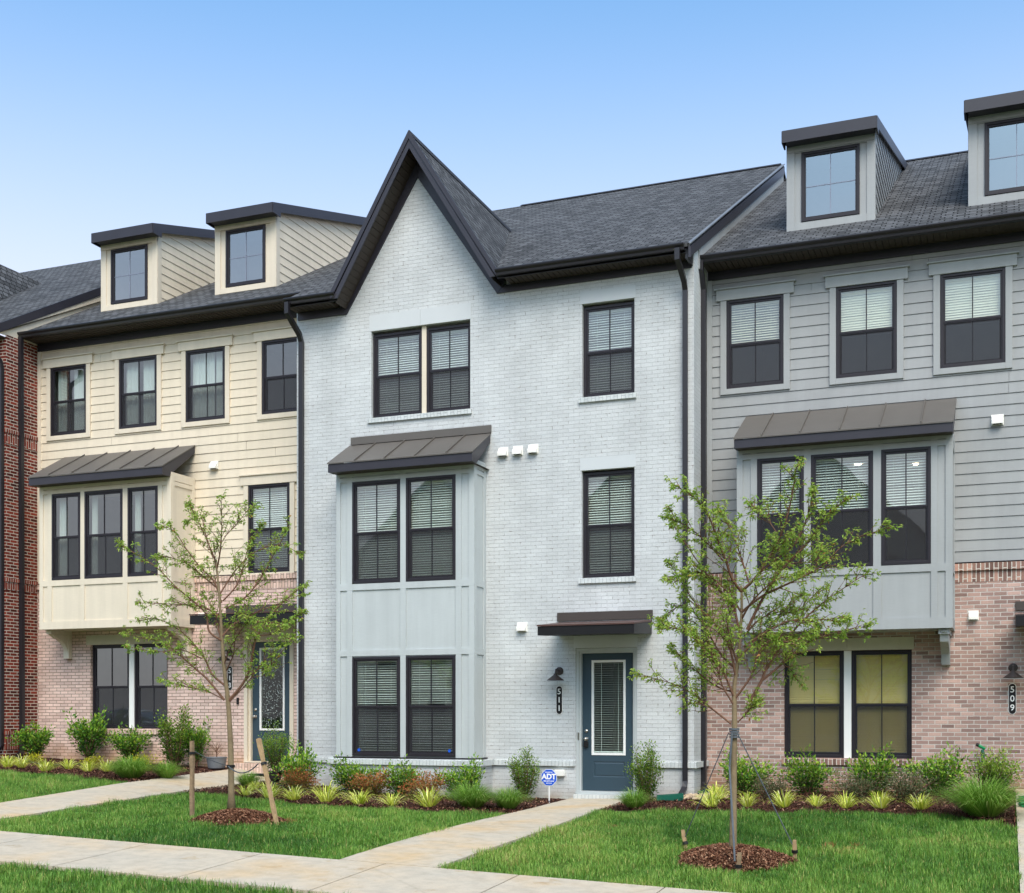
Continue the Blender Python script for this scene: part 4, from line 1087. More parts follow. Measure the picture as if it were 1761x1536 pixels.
MB().prism([(X0, 21.43, GZ), (XE, 21.43, GZ), (XE, 30.3, GZ+P_*8.87), (X0, 30.3, GZ+P_*8.87)], (0, 0, -.06)).build('roof', M['roof'], H)
MB().prism([(X0, 30.3, GZ+P_*8.87), (XE, 30.3, GZ+P_*8.87), (XE, 39.2, GZ), (X0, 39.2, GZ)], (0, 0, -.06)).build('roof', M['roof'], H)
MB().prism([(X0, 30.14, GZ+P_*8.87-.06), (X0, 30.3, GZ+P_*8.87+.035), (X0, 30.46, GZ+P_*8.87-.06), (X0, 30.3, GZ+P_*8.87)], (XE-X0, 0, 0)).build('ridge_cap', M['ridge'], H)
main = (21.43, GZ, P_)
dormer(H, -3.68, -2.17, 22.8, 10.17, 11.70, 11.875, -3.71, -2.12, .29, (-3.43, -2.42, 10.32, 11.555), main, 'siding_grey', 'trim_grey')
window(H, -3.43, -2.42, 10.32, 11.555, 22.77, fixed=True)
dormer(H, -.611, .90, 22.8, 10.17, 11.70, 11.875, -.66, .95, .29, (-.361, .649, 10.32, 11.555), main, 'siding_grey', 'trim_grey')
window(H, -.361, .649, 10.32, 11.555, 22.77, fixed=True)
downspout(H, [(-4.93, 21.40, 9.36), (-4.93, 21.40, 9.2), (-4.925, 21.45, 9.1), (-4.92, 21.55, 8.9), (-4.92, 21.55, .34), (-4.90, 21.50, .25), (-4.80, 21.36, .17)], s_=.058)
interior(H, [(-4.7, .8, YR+.2, 26, .3, 3.1), (-4.7, XE-.1, YR+.2, 26, 3.5, 6.2), (-4.7, -.2-1.2, YR+.2, 26, 6.6, 9.1), (-1.35, XE-.1, YR+.2, 26, 6.6, 9.1), (.9, 3, YR+.2, 25, .2, 3)])
for x, y in ((-2.75, 22.9), (-1.25, 22.7), (-2.6, 24.2), (-1.6, 24.6)):
    MB().lathe([(.001, -.004), (.06, -.004), (.06, 0)], (x, y, 6.19), 16).build('ceiling_light', M['downlight'], H)

# ------------------------------------------------------------------ cream siding house (left)
H = thing('townhouse', (-16.3, 21.95, .4), 'cream lap siding townhouse over pale pink brick with two dormers, numbered 513', 'house')
YL = 21.95; X0, X1 = -19.935, -12.76
w3 = [(-19.573, -18.60), (-17.724, -16.742), (-16.01, -15.037), (-14.15, -13.19)]
lo = [(-18.485, -17.502, 1.21, 3.02), (-17.372, -16.478, 1.21, 3.02), (-14.58, -13.40, .43, 3.13)]
up2 = [(-14.475, -13.492, 4.405, 6.205)]
lom = [(-18.485, -16.478, 1.21, 3.02), lo[2]]; wb = MB(); cells(wb, X0-.01, X1, 0, 4.26, YL, lom); reveals(wb, lom, YL, .1); wb.build('brick_wall', M['brick_pink'], H)
MB().box(X0, X1, YL-.006, YL+.05, 4.08, 4.262).build('soldier_course', M['soldier_pink'], H)
MB().prism([(X0, YL+.04, 4.385), (X0, YL-.045, 4.37), (X0, YL-.045, 4.264), (X0, YL+.04, 4.264)], (X1-X0, 0, 0)).build('brick_ledge', M['soldier_pink'], H)
MB().box(X0, X1, YL-.02, YL+.04, 4.387, 4.397).build('flashing', M['frame'], H)
holes = [(a, b, 7.63, 9.125) for a, b in w3]+up2+[(-19.1, -15.85, 4.4, 6.2)]
sb = MB(); siding(sb, X0+.09, X1, 4.40, 9.6, YL+.02, holes, seed=4); sb.build('siding', M['siding_cream'], H)
MB().box(X0, X0+.09, YL-.012, YL+.03, 4.40, 9.55).build('corner_board', M['trim_cream'], H)
cur = [[(.0, .28), (.5, 1.)], [(.0, .35), (.5, .98)], [(0, .62), (.66, 1.)], None]
for i, (a, b) in enumerate(w3):
    head_trim(H, a, b, 7.63, 9.125, YL+.012, 'trim_cream')
    window(H, a, b, 7.63, 9.125, YL-.01, curtains=cur[i])
head_trim(H, *up2[0][:2], 4.405, 6.205, YL+.012, 'trim_cream'); window(H, *up2[0], YL-.01, 'blind', None, 'half')
bw = [(-18.828, -18.075, 4.353, 6.17), (-17.966, -16.988, 4.353, 6.17), (-16.863, -16.11, 4.353, 6.18)]
bay_box(H, -19.155, -15.785, 3.318, 6.44, 21.14, YL, 'trim_cream', bw,
        [(-19.155, -19.06), (-18.944, -18.83), (-18.073, -17.968), (-16.986, -16.865), (-16.108, -16.006), (-15.891, -15.785)],
        [(3.318, 3.48), (4.23, 4.35), (6.18, 6.262), (6.275, 6.44)])
for i, w_ in enumerate(bw): window(H, *w_, 21.135, curtains=[[(.0, .3)], [(0, .16)], [(.0, .22), (.8, 1)]][i])
standing_seam(H, -19.2, -15.775, 7.14, YL, 6.51, 20.86, .175, (-18.65, -18.05, -17.43, -16.82, -16.2))
for x in (-19.05, -15.93):
    kb = MB()
    kb.box(x-.07, x+.07, 21.3, YL-.01, 3.23, 3.315); kb.box(x-.07, x+.07, YL-.12, YL-.01, 2.73, 3.23)
    arc = [(x-.05, 21.34+.47*math.sin(R(t)), 2.80+.42*math.cos(R(t))) for t in range(0, 91, 10)]
    kb.prism([(x-.05, 21.34, 3.225), (x-.05, YL-.12, 3.225), (x-.05, YL-.12, 2.80)]+[(x-.05, YL-.12-.42*(1-math.cos(R(t))), 2.80+.36*math.sin(R(t))) for t in range(10, 90, 10)], (.1, 0, 0))
    kb.build('bay_bracket', M['trim_cream'], H)
for a, b, c, d in lo[:2]: window(H, a, b, c, d, YL+.06)
MB().box(-17.50, -17.374, YL+.04, YL+.12, 1.211, 3.018).build('mullion', M['white'], H)
MB().box(-18.60, -17.44, YL-.012, YL+.06, 3.022, 3.225).build('lintel', M['stone'], H)
MB().box(-17.435, -16.44, YL-.012, YL+.06, 3.022, 3.225).build('lintel', M['stone'], H)
MB().prism([(-18.56, YL+.08, 1.208), (-18.56, YL-.045, 1.19), (-18.56, YL-.045, 1.09), (-18.56, YL, 1.085)], (2.15, 0, 0)).build('window_ledge', M['soldier_pink'], H)
vent(H, -15.3, 6.68, YL); vent(H, -15.62, 3.55, YL, .14, .14)
db = MB(); db.ring(-14.578, -13.402, .56, 3.128, .075, YL-.015, YL+.12, wb=.001); db.ring(-14.50, -13.48, .56, 3.05, .05, YL+.04, YL+.14, wb=.001)
db.box(-14.578, -13.402, YL-.03, YL+.14, .53, .558).build('door_frame', M['trim_cream'], H, bevel=.004)
MB().box(-14.62, -13.36, YL-.012, YL+.0, 3.13, 3.42).build('lintel', M['trim_cream'], H)
door(H, -14.448, -13.532, .56, 3.0, YL+.11, blinds=False, frosted=True)
MB().prism([(-15.19, 20.95, 3.31), (-15.19, 20.95, 3.49), (-15.19, YL-.002, 3.58), (-15.19, YL-.002, 3.36)], (2.43, 0, 0)).build('door_canopy', M['black'], H, bevel=.003)
MB().prism([(-15.2, 20.935, 3.492), (-15.2, 20.935, 3.515), (-15.2, YL-.003, 3.605), (-15.2, YL-.003, 3.585)], (2.44, 0, 0)).build('canopy_edge', M['canopy_top'], H)
MB().box(-15.0, X1, YL-.035, YL-.002, 3.61, 3.75).build('canopy_flashing', M['canopy'], H)
wall_lamp(H, -14.93, 2.79, YL, False); plaque(H, -14.92, 2.26, YL, '513')
MB().box(-14.75, -14.70, YL-.03, YL, 1.72, 1.86).build('doorbell', M['black'], H, bevel=.006)
MB().box(-14.62, -13.36, YL-.32, YL+.1, .3, .52).build('door_step', M['soldier_pink'], H)
LE, LZ = 21.47, 9.795
gutter(H, X0-.03, -12.9, LE, LZ, 1.1); soffit(H, X0+.02, -12.76, LE, YL+.02, 9.68)
MB().box(X0, -12.76, LE, LE+.02, 9.68, 9.78).build('eave_board', M['gutter'], H)
MB().box(X0+.02, X1, YL-.03, YL+.02, 9.52, 9.678).build('frieze_board', M['dark'], H)
LRY = 30.06; lrz = LZ+P_*(LRY-21.43)
MB().prism([(X0-.02, 21.43, LZ), (-12.752, 21.43, LZ), (-12.752, LRY, lrz), (X0-.02, LRY, lrz)], (0, 0, -.06)).build('roof', M['roof'], H)
MB().prism([(X0-.02, LRY, lrz), (-12.752, LRY, lrz), (-12.752, 39, LZ), (X0-.02, 39, LZ)], (0, 0, -.06)).build('roof', M['roof'], H)
main = (21.43, LZ, P_)
for x0 in (-18.89, -15.86):
    x1 = x0+1.5; z0 = 10.67
    dormer(H, x0, x1, 22.8, 10.54, 12.02, 12.20, x0+.06 if False else x0-.02, x1+.10, .29, (x0+.265, x0+1.25, z0, 11.885), main, 'siding_cream', 'trim_cream')
    window(H, x0+.265, x0+1.25, z0, 11.885, 22.77, fixed=True)
downspout(H, [(-19.90, 21.40, 9.7), (-19.90, 21.40, 9.5), (-19.88, 21.42, .9), (-19.86, 21.38, .72), (-19.8, 21.2, .6)], s_=.06)
interior(H, [(-19.7, -15.5, YL+.2, 26, .5, 3.5), (-19.7, -13, YL+.2, 26, 3.9, 6.6), (-19.7, -15, YL+.2, 26, 7.0, 9.4), (-14.9, -13, YL+.2, 26, 7.0, 9.4), (-15.3, -12.9, YL+.25, 25, .5, 3.4)])

# ------------------------------------------------------------------ red brick house (far left)
H = thing('townhouse', (-24, 21, .5), 'dark red brick townhouse cut off at the far left edge', 'house')
XR = -19.94; YF = 21.0; EZr = 9.70
ops = [(-22.6, -21.6, 7.4, 9.0), (-25.5, -24.5, 7.4, 9.0), (-22.6, -21.6, 4.2, 6.0), (-25.5, -24.5, 4.2, 6.0), (-22.6, -21.6, 1.2, 3.0)]
wb = MB(); cells(wb, -29, XR, 0, 9.6, YF, ops); reveals(wb, ops, YF, .1)
wb.poly([(XR, YF, 0), (XR, 21.96, 0), (XR, 21.96, 9.65), (XR, YF, 9.65)]); wb.build('brick_wall', M['brick_red'], H)
sc_ = MB()
for a, b in ((7.24, 7.63), (4.11, 4.44), (.68, 1.16)):
    sc_.box(-29, XR+.012, YF-.012, YF+.03, a+.08, b-.08); sc_.box(XR-.02, XR+.012, YF+.031, 21.94, a+.08, b-.08)
    sc_.box(-29, XR+.03, YF-.03, YF+.03, b-.078, b); sc_.box(XR-.02, XR+.03, YF+.031, 21.94, b-.078, b)
sc_.build('soldier_course', M['soldier_red'], H)
for a, b, c, d in ops: window(H, a, b, c, d, YF+.06, 'blind')
gutter(H, -29, XR, 20.6, EZr, 1.1); soffit(H, -29, XR, 20.6, YF, EZr-.14)
p2 = .556; zr = lambda y: EZr+p2*(y-20.56)
MB().prism([(-29, 20.56, EZr), (XR+.02, 20.56, EZr), (XR+.02, 30.06, zr(30.06)), (-29, 30.06, zr(30.06))], (0, 0, -.06)).build('roof', M['roof'], H)
MB().prism([(-29, 30.06, zr(30.06)), (XR+.02, 30.06, zr(30.06)), (XR+.02, 39, EZr), (-29, 39, EZr)], (0, 0, -.06)).build('roof', M['roof'], H)
ga, gz, gy = -24.0, 13.05, 20.56+(13.05-EZr)/p2
MB().prism([(ga-1.9, 20.5, EZr), (ga, 20.5, gz), (ga, gy, gz)], (.03, 0, -.04)).build('gable_roof', M['roof'], H)
MB().prism([(ga+1.9, 20.5, EZr), (ga, 20.5, gz), (ga, gy, gz)], (-.03, 0, -.04)).build('gable_roof', M['roof'], H)
MB().poly([(ga-1.7, YF, 9.6), (ga+1.7, YF, 9.6), (ga, YF, 12.6)]).build('gable_wall', M['brick_red'], H)
MB().poly([(XR-.004, 20.62, 9.62), (XR-.004, 30.06, 9.62), (XR-.004, 30.06, zr(30.06)-.05), (XR-.004, 20.62, zr(20.62)-.05)]).build('gable_wall', M['trim_cream'], H)
MB().prism([(XR+.021, 20.55, zr(20.55)-.002), (XR+.021, 30.06, zr(30.06)-.002), (XR+.021, 30.06, zr(30.06)-.2), (XR+.021, 20.55, zr(20.55)-.2)], (.03, 0, 0)).build('rake_board', M['dark'], H)
MB().prism([(XR, 20.7, zr(20.7)-.2), (XR, 30.06, zr(30.06)-.2), (XR, 30.06, zr(30.06)-.62), (XR, 20.7, 9.60)], (.035, 0, 0)).build('gable_trim', M['trim_cream'], H)
downspout(H, [(-20.02, 20.52, 9.5), (-20.02, 20.55, 9.3), (-20.0, 20.9, 9.05), (-20.0, 20.93, 8.9), (-20.0, 20.93, .85), (-20.05, 20.8, .68)], s_=.06)
interior(H, [(-29, -20.2, YF+.2, 25, .5, 9.3)])

# ------------------------------------------------------------------ houses across the street (seen mirrored in the panes)
for k, (x0, col) in enumerate(((-30, 'siding_cream'), (-21, 'brick_tan'), (-12, 'siding_grey'), (-3, 'brick_pink'), (6, 'siding_grey'), (15, 'siding_cream'))):
    H = thing('townhouse', (x0+4.4, -14, -.6), ('first', 'second', 'third', 'fourth', 'fifth', 'sixth')[k]+' gabled townhouse from the left end of the row across the street', 'house', 'townhouses across the street')
    ops = [(x0+a, x0+a+1, z, z+1.6) for a in (1.2, 3.9, 6.6) for z in (.6, 3.7, 6.8)]
    mb = MB()
    mb2 = MB(); cells(mb2, x0, x0+8.8, -1, 9.2, 0, ops); mb2.v = [(2*(x0+4.4)-a, -14-b, c) for a, b, c in mb2.v]
    mb2.poly([(x0, -14, 9.2), (x0+8.8, -14, 9.2), (x0+4.4, -14, 13.)]); mb2.poly([(x0, -14, -1), (x0, -26, -1), (x0, -26, 9.2), (x0, -14, 9.2)]); mb2.poly([(x0+8.8, -14, -1), (x0+8.8, -26, -1), (x0+8.8, -26, 9.2), (x0+8.8, -14, 9.2)])
    mb2.build('wall', M[col], H)
    wd = MB()
    for a in (1.2, 3.9, 6.6):
        for z in (.6, 3.7, 6.8): wd.box(x0+a, x0+a+1, -14.1, -14.06, z, z+1.6)
    wd.build('window', M['frame'], H)
    MB().prism([(x0-.3, -13.6, 9.0), (x0+4.4, -13.6, 13.2), (x0+4.4, -26.3, 13.2), (x0-.3, -26.3, 9.0)], (0, 0, -.1)).prism([(x0+9.1, -13.6, 9.0), (x0+4.4, -13.6, 13.2), (x0+4.4, -26.3, 13.2), (x0+9.1, -26.3, 9.0)], (0, 0, -.1)).build('roof', M['roof'], H)

# ================================================================== vegetation
def leaf_cloud(name, P, D, L, W, tint, mat, parent, seed=0, fold=.25):
    """many separate leaves: base points P, directions D, lengths L, widths W"""
    r = np.random.default_rng(seed); n = len(P)
    D = D/np.linalg.norm(D, axis=1)[:, None]
    U = r.normal(0, 1, (n, 3)); U[:, 2] = np.abs(U[:, 2])+.6
    S = np.cross(D, U); S /= np.linalg.norm(S, axis=1)[:, None]+1e-9; N = np.cross(S, D)
    L = L[:, None]; W = W[:, None]
    mid = P+D*L*.45
    tip = P+D*L-N*L*.15
    V = np.stack([P, mid-S*W/2+N*W*fold, tip, mid+S*W/2+N*W*fold], 1).reshape(-1, 3)
    i = np.arange(n)*4
    F = np.concatenate([np.stack([i, i+1, i+2], -1), np.stack([i, i+2, i+3], -1)])
    return np_mesh(name, V, F, mat, parent, np.repeat(np.clip(tint, 0, 1), 4))

def make_tree(base, trunk, limbs, label, seed, nleaf, toff, group=None, dn=1.):
    """trunk / limbs as polylines (u, d, z) in metres in the tree's own frame, u across, d in depth"""
    rr = random.Random(seed); root = thing('young_tree', (base[0], base[1], ht(*base)+.05), label, 'tree', group, rz=R(21.5))
    mb = MB(); o = origin(root)
    def smooth(pts, k=3):
        pts = [Vector(p) for p in pts]; out = []
        for i in range(len(pts)-1):
            p0 = pts[max(i-1, 0)]; p1 = pts[i]; p2 = pts[i+1]; p3 = pts[min(i+2, len(pts)-1)]
            for j in range(k):
                t = j/k
                out.append(.5*((2*p1)+(-p0+p2)*t+(2*p0-5*p1+4*p2-p3)*t*t+(-p0+3*p1-3*p2+p3)*t**3))
        out.append(pts[-1]); return out
    tp = smooth(trunk[0]); n = len(tp)
    r0, r1 = trunk[1]
    rad = [r0+(r1-r0)*(i/(n-1))**.62 for i in range(n)]; rad[0] *= 1.35
    mb.tube([p+o for p in tp], rad, 10)
    bark = MB(); LP = []; LD = []; LL = []; LT = []
    def leaves_on(p, d, k, top):
        for _ in range(k):
            v = Vector((rr.gauss(0, 1), rr.gauss(0, 1), rr.gauss(-.6, .6))); v = (v.normalized()+d*.6).normalized()
            q = p+Vector((rr.gauss(0, .012), rr.gauss(0, .012), rr.gauss(0, .012)))
            LP.append(q+o); LD.append(v); LL.append(rr.uniform(.030, .060)); LT.append(min(.8, max(0, rr.gauss(.42, .16)+.15*top)) if rr.random() > .02 else .9)
    def twig(p, d, ln, r, lvl, dens):
        pts = [p]; q = p; dd = d.copy(); n = max(3, int(ln/.07))
        for i in range(n):
            dd = (dd+Vector((rr.gauss(0, .07), rr.gauss(0, .07), rr.gauss(.02, .06)))).normalized(); q = q+dd*(ln/n); pts.append(q)
        bark.tube([x+o for x in pts], [r*(1-.75*i/n)+.0008 for i in range(n+1)], 4, cap=False)
        for i in range(1, n+1):
            f = i/n
            if rr.random() < dens: leaves_on(pts[i], dd, 2+(2 if f > .5 else 0)+(3 if i == n else 0), f)
            if lvl > 0 and i < n and rr.random() < .42:
                a = Vector((rr.gauss(0, 1), rr.gauss(0, 1), rr.gauss(.2, .8))).normalized()
                twig(pts[i], (dd*.9+a*.75).normalized(), ln*rr.uniform(.3, .55), r*.55, lvl-1, dens)
    for pts, ra in limbs:
        p = smooth(pts, 4); n = len(p); tot = sum((p[i+1]-p[i]).length for i in range(n-1))
        bark.tube([x+o for x in p], [ra*(1-.85*(i/(n-1)))+.0015 for i in range(n)], 7, cap=False)
        acc = 0
        for i in range(1, n):
            seg = (p[i]-p[i-1]).length; acc += seg; f = acc/tot
            d = (p[i]-p[i-1]).normalized()
            if f > .16:
                for _ in range(int(dn+rr.random()*.9)):
                    a = Vector((rr.gauss(0, 1), rr.gauss(0, 1), rr.gauss(.1, .7))).normalized()
                    twig(p[i], (d*.85+a*.7).normalized(), rr.uniform(.16, .42)*(1.2-.75*f), .0045, 1, .8)
            if f > .35: leaves_on(p[i], d, 3, f)
        twig(p[-1], (p[-1]-p[-2]).normalized(), rr.uniform(.04, .10), .003, 1, 1.)
    t = mb.build('trunk', M['bark'], root, smooth=True)
    for b in (bark,): b.build('branches', M['twig'], t, smooth=True)
    P = np.array(LP); k = len(P)
    keep = rng.permutation(k)[:min(k, nleaf)]
    P = P[keep]-np.array(o); D = np.array(LD)[keep]; L = np.array(LL)[keep]; T = np.array(LT)[keep]
    leaf_cloud('crown', P, D, L, L*rng.uniform(.36, .47, len(L)), np.minimum(T+toff, np.where(T > .85, 1, .88)), LEAF['tree'], root, seed)
    print('TREE', label[:20], k, len(keep))
    return root

def px_limbs(lst, bx, by, s_, rr, spread=.8):
    out = []
    for pts, ra in lst:
        L = len(pts)-1; dd = rr.uniform(-spread, spread)
        out.append(([((x-bx)/s_, dd*((i/L)**1.1), (by-y)/s_) for i, (x, y) in enumerate(pts)], ra))
    return out
rr = random.Random(11)
T1 = [([(393, 1210), (416, 1183), (429, 1157), (434, 1134), (442, 1100), (465, 1065), (490, 1040), (518, 1018)], .022),
 ([(385, 1210), (356, 1175), (335, 1157), (309, 1134), (280, 1112), (250, 1104), (214, 1096)], .017),
 ([(387, 1186), (361, 1165), (346, 1139), (322, 1110), (291, 1084), (252, 1066), (218, 1068)], .016),
 ([(380, 1108), (359, 1092), (354, 1063), (335, 1043), (304, 1017), (270, 983), (234, 959), (212, 948)], .015),
 ([(380, 1043), (367, 1006), (346, 985), (322, 954), (299, 920), (280, 912)], .012),
 ([(374, 1006), (367, 967), (356, 941), (335, 897), (322, 875)], .011),
 ([(372, 985), (382, 954), (389, 915), (393, 875)], .012),
 ([(382, 1040), (403, 1017), (413, 996), (421, 964), (430, 935), (445, 915)], .011),
 ([(387, 1053), (421, 1032), (447, 996), (468, 955), (490, 910)], .013),
 ([(382, 1100), (398, 1079), (434, 1058), (473, 1040), (505, 1025)], .013),
 ([(393, 1214), (429, 1181), (463, 1144), (497, 1121)], .009),
 ([(416, 1183), (440, 1160), (470, 1150), (505, 1108)], .009),
 ([(385, 1210), (360, 1195), (330, 1188), (302, 1178)], .007),
 ([(375, 1020), (350, 1000), (318, 975), (282, 960), (262, 958)], .010),
 ([(378, 1070), (350, 1050), (310, 1045), (270, 1042), (232, 1040)], .011),
 ([(384, 1150), (400, 1120), (428, 1085), (452, 1080), (500, 1085)], .010),
 ([(376, 1030), (400, 985), (430, 950), (470, 935), (495, 945)], .011),
 ([(365, 965), (345, 915), (330, 885), (300, 890)], .007), ([(385, 930), (405, 905), (418, 885), (425, 875)], .006),
 ([(381, 1120), (372, 1080), (360, 1050), (345, 1030)], .010), ([(388, 1160), (405, 1130), (412, 1090), (420, 1050)], .010),
 ([(346, 1139), (318, 1125), (290, 1130), (255, 1125)], .007), ([(442, 1100), (470, 1095), (500, 1075), (515, 1060)], .008)]
t1 = make_tree((-10.88, 16.04), ([(0, 0, 0), (-.01, 0, .9), (-.05, .01, 1.64), (-.105, 0, 2.12), (-.15, .02, 2.65), (-.17, 0, 3.08), (-.2, -.02, 3.5), (-.23, 0, 3.8)], (.056, .012)),
          px_limbs(T1, 397, 1402, 114., rr), 'thin young tree with open crown between two tall stakes, in front of the cream house', 21, 30000, .26, dn=1.5)
T2 = [([(1274, 1012), (1293, 993), (1315, 959), (1337, 909), (1348, 852), (1349, 815)], .018),
 ([(1274, 1012), (1256, 990), (1243, 959), (1228, 928), (1209, 884), (1184, 856), (1152, 839)], .017),
 ([(1284, 1080), (1309, 1027), (1340, 977), (1381, 934), (1412, 890), (1440, 861)], .018),
 ([(1274, 1049), (1309, 1021), (1362, 996), (1402, 974), (1440, 937), (1498, 916)], .015),
 ([(1290, 1205), (1309, 1171), (1318, 1149), (1349, 1102), (1387, 1059), (1424, 1027), (1485, 986)], .018),
 ([(1309, 1171), (1346, 1140), (1381, 1109), (1421, 1090), (1484, 1076)], .013),
 ([(1256, 1246), (1227, 1221), (1202, 1199), (1168, 1177), (1106, 1157)], .012),
 ([(1260, 1196), (1243, 1156), (1221, 1121), (1193, 1090), (1168, 1080), (1139, 1074)], .013),
 ([(1264, 1160), (1252, 1102), (1227, 1065), (1193, 1027), (1155, 964)], .014),
 ([(1274, 1049), (1246, 1009), (1215, 984), (1185, 978), (1155, 990)], .012),
 ([(1287, 996), (1274, 946), (1259, 899), (1242, 868)], .010),
 ([(1268, 1243), (1282, 1228), (1293, 1212)], .008),
 ([(1278, 1110), (1315, 1085), (1358, 1065), (1405, 1065), (1438, 1062)], .012),
 ([(1270, 1130), (1300, 1100), (1330, 1075), (1365, 1040), (1400, 1010)], .014),
 ([(1266, 1150), (1240, 1120), (1210, 1060), (1180, 1030), (1150, 1050)], .013),
 ([(1262, 1190), (1235, 1180), (1200, 1150), (1170, 1120)], .011),
 ([(1272, 1090), (1262, 1040), (1240, 1010), (1205, 960), (1165, 895)], .014),
 ([(1300, 985), (1330, 960), (1365, 930), (1385, 880), (1392, 850)], .011),
 ([(1264, 1200), (1290, 1160), (1300, 1120), (1320, 1100), (1360, 1110)], .013),
 ([(1268, 1140), (1255, 1110), (1245, 1070), (1250, 1040)], .012), ([(1275, 1060), (1290, 1030), (1320, 1000), (1350, 990)], .012),
 ([(1340, 977), (1370, 960), (1410, 955), (1430, 925)], .008), ([(1243, 959), (1215, 930), (1185, 905), (1150, 888)], .009),
 ([(1346, 1140), (1370, 1150), (1382, 1160)], .005), ([(1262, 1215), (1240, 1180), (1225, 1140), (1190, 1100)], .010),
 ([(1280, 1090), (1310, 1060), (1350, 1045), (1390, 1040), (1430, 1005)], .011), ([(1337, 909), (1320, 870), (1308, 848)], .006)]
t2 = make_tree((-2.97, 14.51), ([(0, 0, 0), (.01, 0, .8), (.02, 0, 1.64), (.02, .02, 1.97), (.055, 0, 2.25), (.10, 0, 2.78), (.10, 0, 3.16)], (.050, .012)),
          px_limbs(T2, 1259, 1482, 152., rr, .7), 'young tree with fuller green crown held by straps, in front of the tan brick wall', 33, 60000, .3, dn=2.2)

# ---- shrubs
def make_shrub(name, w_, h_, n, mat, leaf, seed, shape='round', stems=9, stemc='twig', tip=.25):
    root = bpy.data.objects.new(name, None); C.objects.link(root); root.empty_display_size = .1
    r = np.random.default_rng(seed); rr = random.Random(seed)
    sb = MB(); P = []; D = []; T = []
    ns = stems*3
    for i in range(ns):
        a = 2*math.pi*i/ns+rr.uniform(-.4, .4); q = rr.uniform(.15, 1)**.6
        top = h_*(1-.35*q*q if shape == 'round' else 1-.12*q)*(rr.uniform(.7, 1.0) if rr.random() < .75 else rr.uniform(1.0, 1.28))
        spread = w_/2*q*(1 if shape == 'round' else .85)*rr.uniform(.75, 1.3)
        ex = Vector((math.cos(a)*spread, math.sin(a)*spread, top))
        if shape == 'upright': pts = [Vector((ex.x*.18, ex.y*.18, 0)), Vector((ex.x*.55, ex.y*.55, top*.35)), Vector((ex.x*.9, ex.y*.9, top*.72)), ex]
        elif shape == 'spread': pts = [Vector((0, 0, 0)), Vector((ex.x*.45, ex.y*.45, top*.55)), Vector((ex.x*.8, ex.y*.8, top*.8)), ex]
        else: pts = [Vector((ex.x*.1, ex.y*.1, 0)), Vector((ex.x*.5, ex.y*.5, top*.4)), Vector((ex.x*.95, ex.y*.95, top*.75)), ex]
        sb.tube(pts, [.006, .005, .0035, .0015], 4, cap=False)
        m = int(n/ns)
        for k in range(m):
            t = rr.uniform(.06, 1)**.8; j = min(2, int(t*3)); u = t*3-j; p = pts[j].lerp(pts[j+1], u)
            d = (pts[j+1]-pts[j]).normalized()
            sp = {'round': .058, 'upright': .045, 'spread': .052}[shape]
            off = Vector((rr.gauss(0, sp), rr.gauss(0, sp), rr.gauss(0, sp*.7)))
            P.append(p+off); D.append((d*.9+off.normalized()*1.1+Vector((0, 0, .2))).normalized())
            T.append(rr.gauss(.42, .2)+tip*(t-.5)*2+.08)
    sb.build('stems', M[stemc], root)
    P = np.array(P); P[:, 2] = np.maximum(P[:, 2], .02)
    L = leaf*r.uniform(.7, 1.3, len(P))
    leaf_cloud('foliage', P, np.array(D), L, L*r.uniform(.45, .6, len(P)), np.array(T), LEAF[mat], root, seed)
    return root
def place(root, x, y, label, cat, group=None, s_=(1, 1, 1), rz=0., sink=0., first=True):
    o = root if first else copy_tree(root)
    o.location = (x, y, ht(x, y)+.03-sink); o.scale = tuple(v*1.03 for v in s_); o.rotation_euler = (0, 0, rz)
    tag(o, label, cat, group); return o
def Xat(px, y):   # X of the spot that stands at column px, y metres in front of the camera plane
    t = (px-880)/2158.; s0, c0 = math.sin(R(21.546)), math.cos(R(21.546))
    return y/(s0*t+c0)*(c0*t-s0)

SH = 'shrubs in the planting beds'
P1 = make_shrub('shrub', .95, .62, 1700, 'shrub', .058, 1, 'spread', 9)
P2 = make_shrub('boxwood_shrub', .6, .84, 3600, 'box', .036, 2, 'upright', 10)
P3 = make_shrub('shrub', .85, .56, 1900, 'shrub', .052, 3, 'round', 9, tip=.35)
P4 = make_shrub('nandina_shrub', .75, .48, 2000, 'nandina', .042, 4, 'round', 8)
P5 = make_shrub('low_shrub', .95, .3, 2000, 'juniper', .03, 5, 'spread', 10)
P6 = make_shrub('gold_shrub', .4, .24, 500, 'yellow', .035, 6, 'round', 5)
P7 = make_shrub('boxwood_shrub', .72, .6, 3200, 'box', .038, 7, 'round', 10, tip=.45)
used = set()
def put(p, px, y, label, cat='shrub', s_=1., sz=None, rz=0., group=SH):
    first = id(p) not in used; used.add(id(p))
    o = place(p, Xat(px, y), y, label, cat, group, (s_*random.uniform(.92, 1.12), s_*random.uniform(.92, 1.12), (sz if sz else s_)*random.uniform(.9, 1.08)), rz, first=first)
    o.rotation_euler[0] = random.uniform(-.09, .09); o.rotation_euler[1] = random.uniform(-.12, .12); return o
put(P1, 61, 21.2, 'loose green shrub against the foot of the red brick wall', s_=1.0, rz=.4)
put(P1, 150, 21.5, 'tall airy green shrub left of the cream house ground floor window', s_=.95, sz=1.6, rz=2.1)
put(P1, 226, 21.5, 'wide loose green shrub under the middle of the cream house ground floor window', s_=1.0, sz=1.15, rz=4)
put(P2, 300, 21.2, 'big dense dark green shrub below the right end of the cream house ground floor window', s_=1.35, sz=1.2, rz=1)
put(P1, 338, 21.5, 'sprawling leafy branches reaching right of the big dark shrub, towards the grey tub', s_=.75, sz=1.5, rz=5)
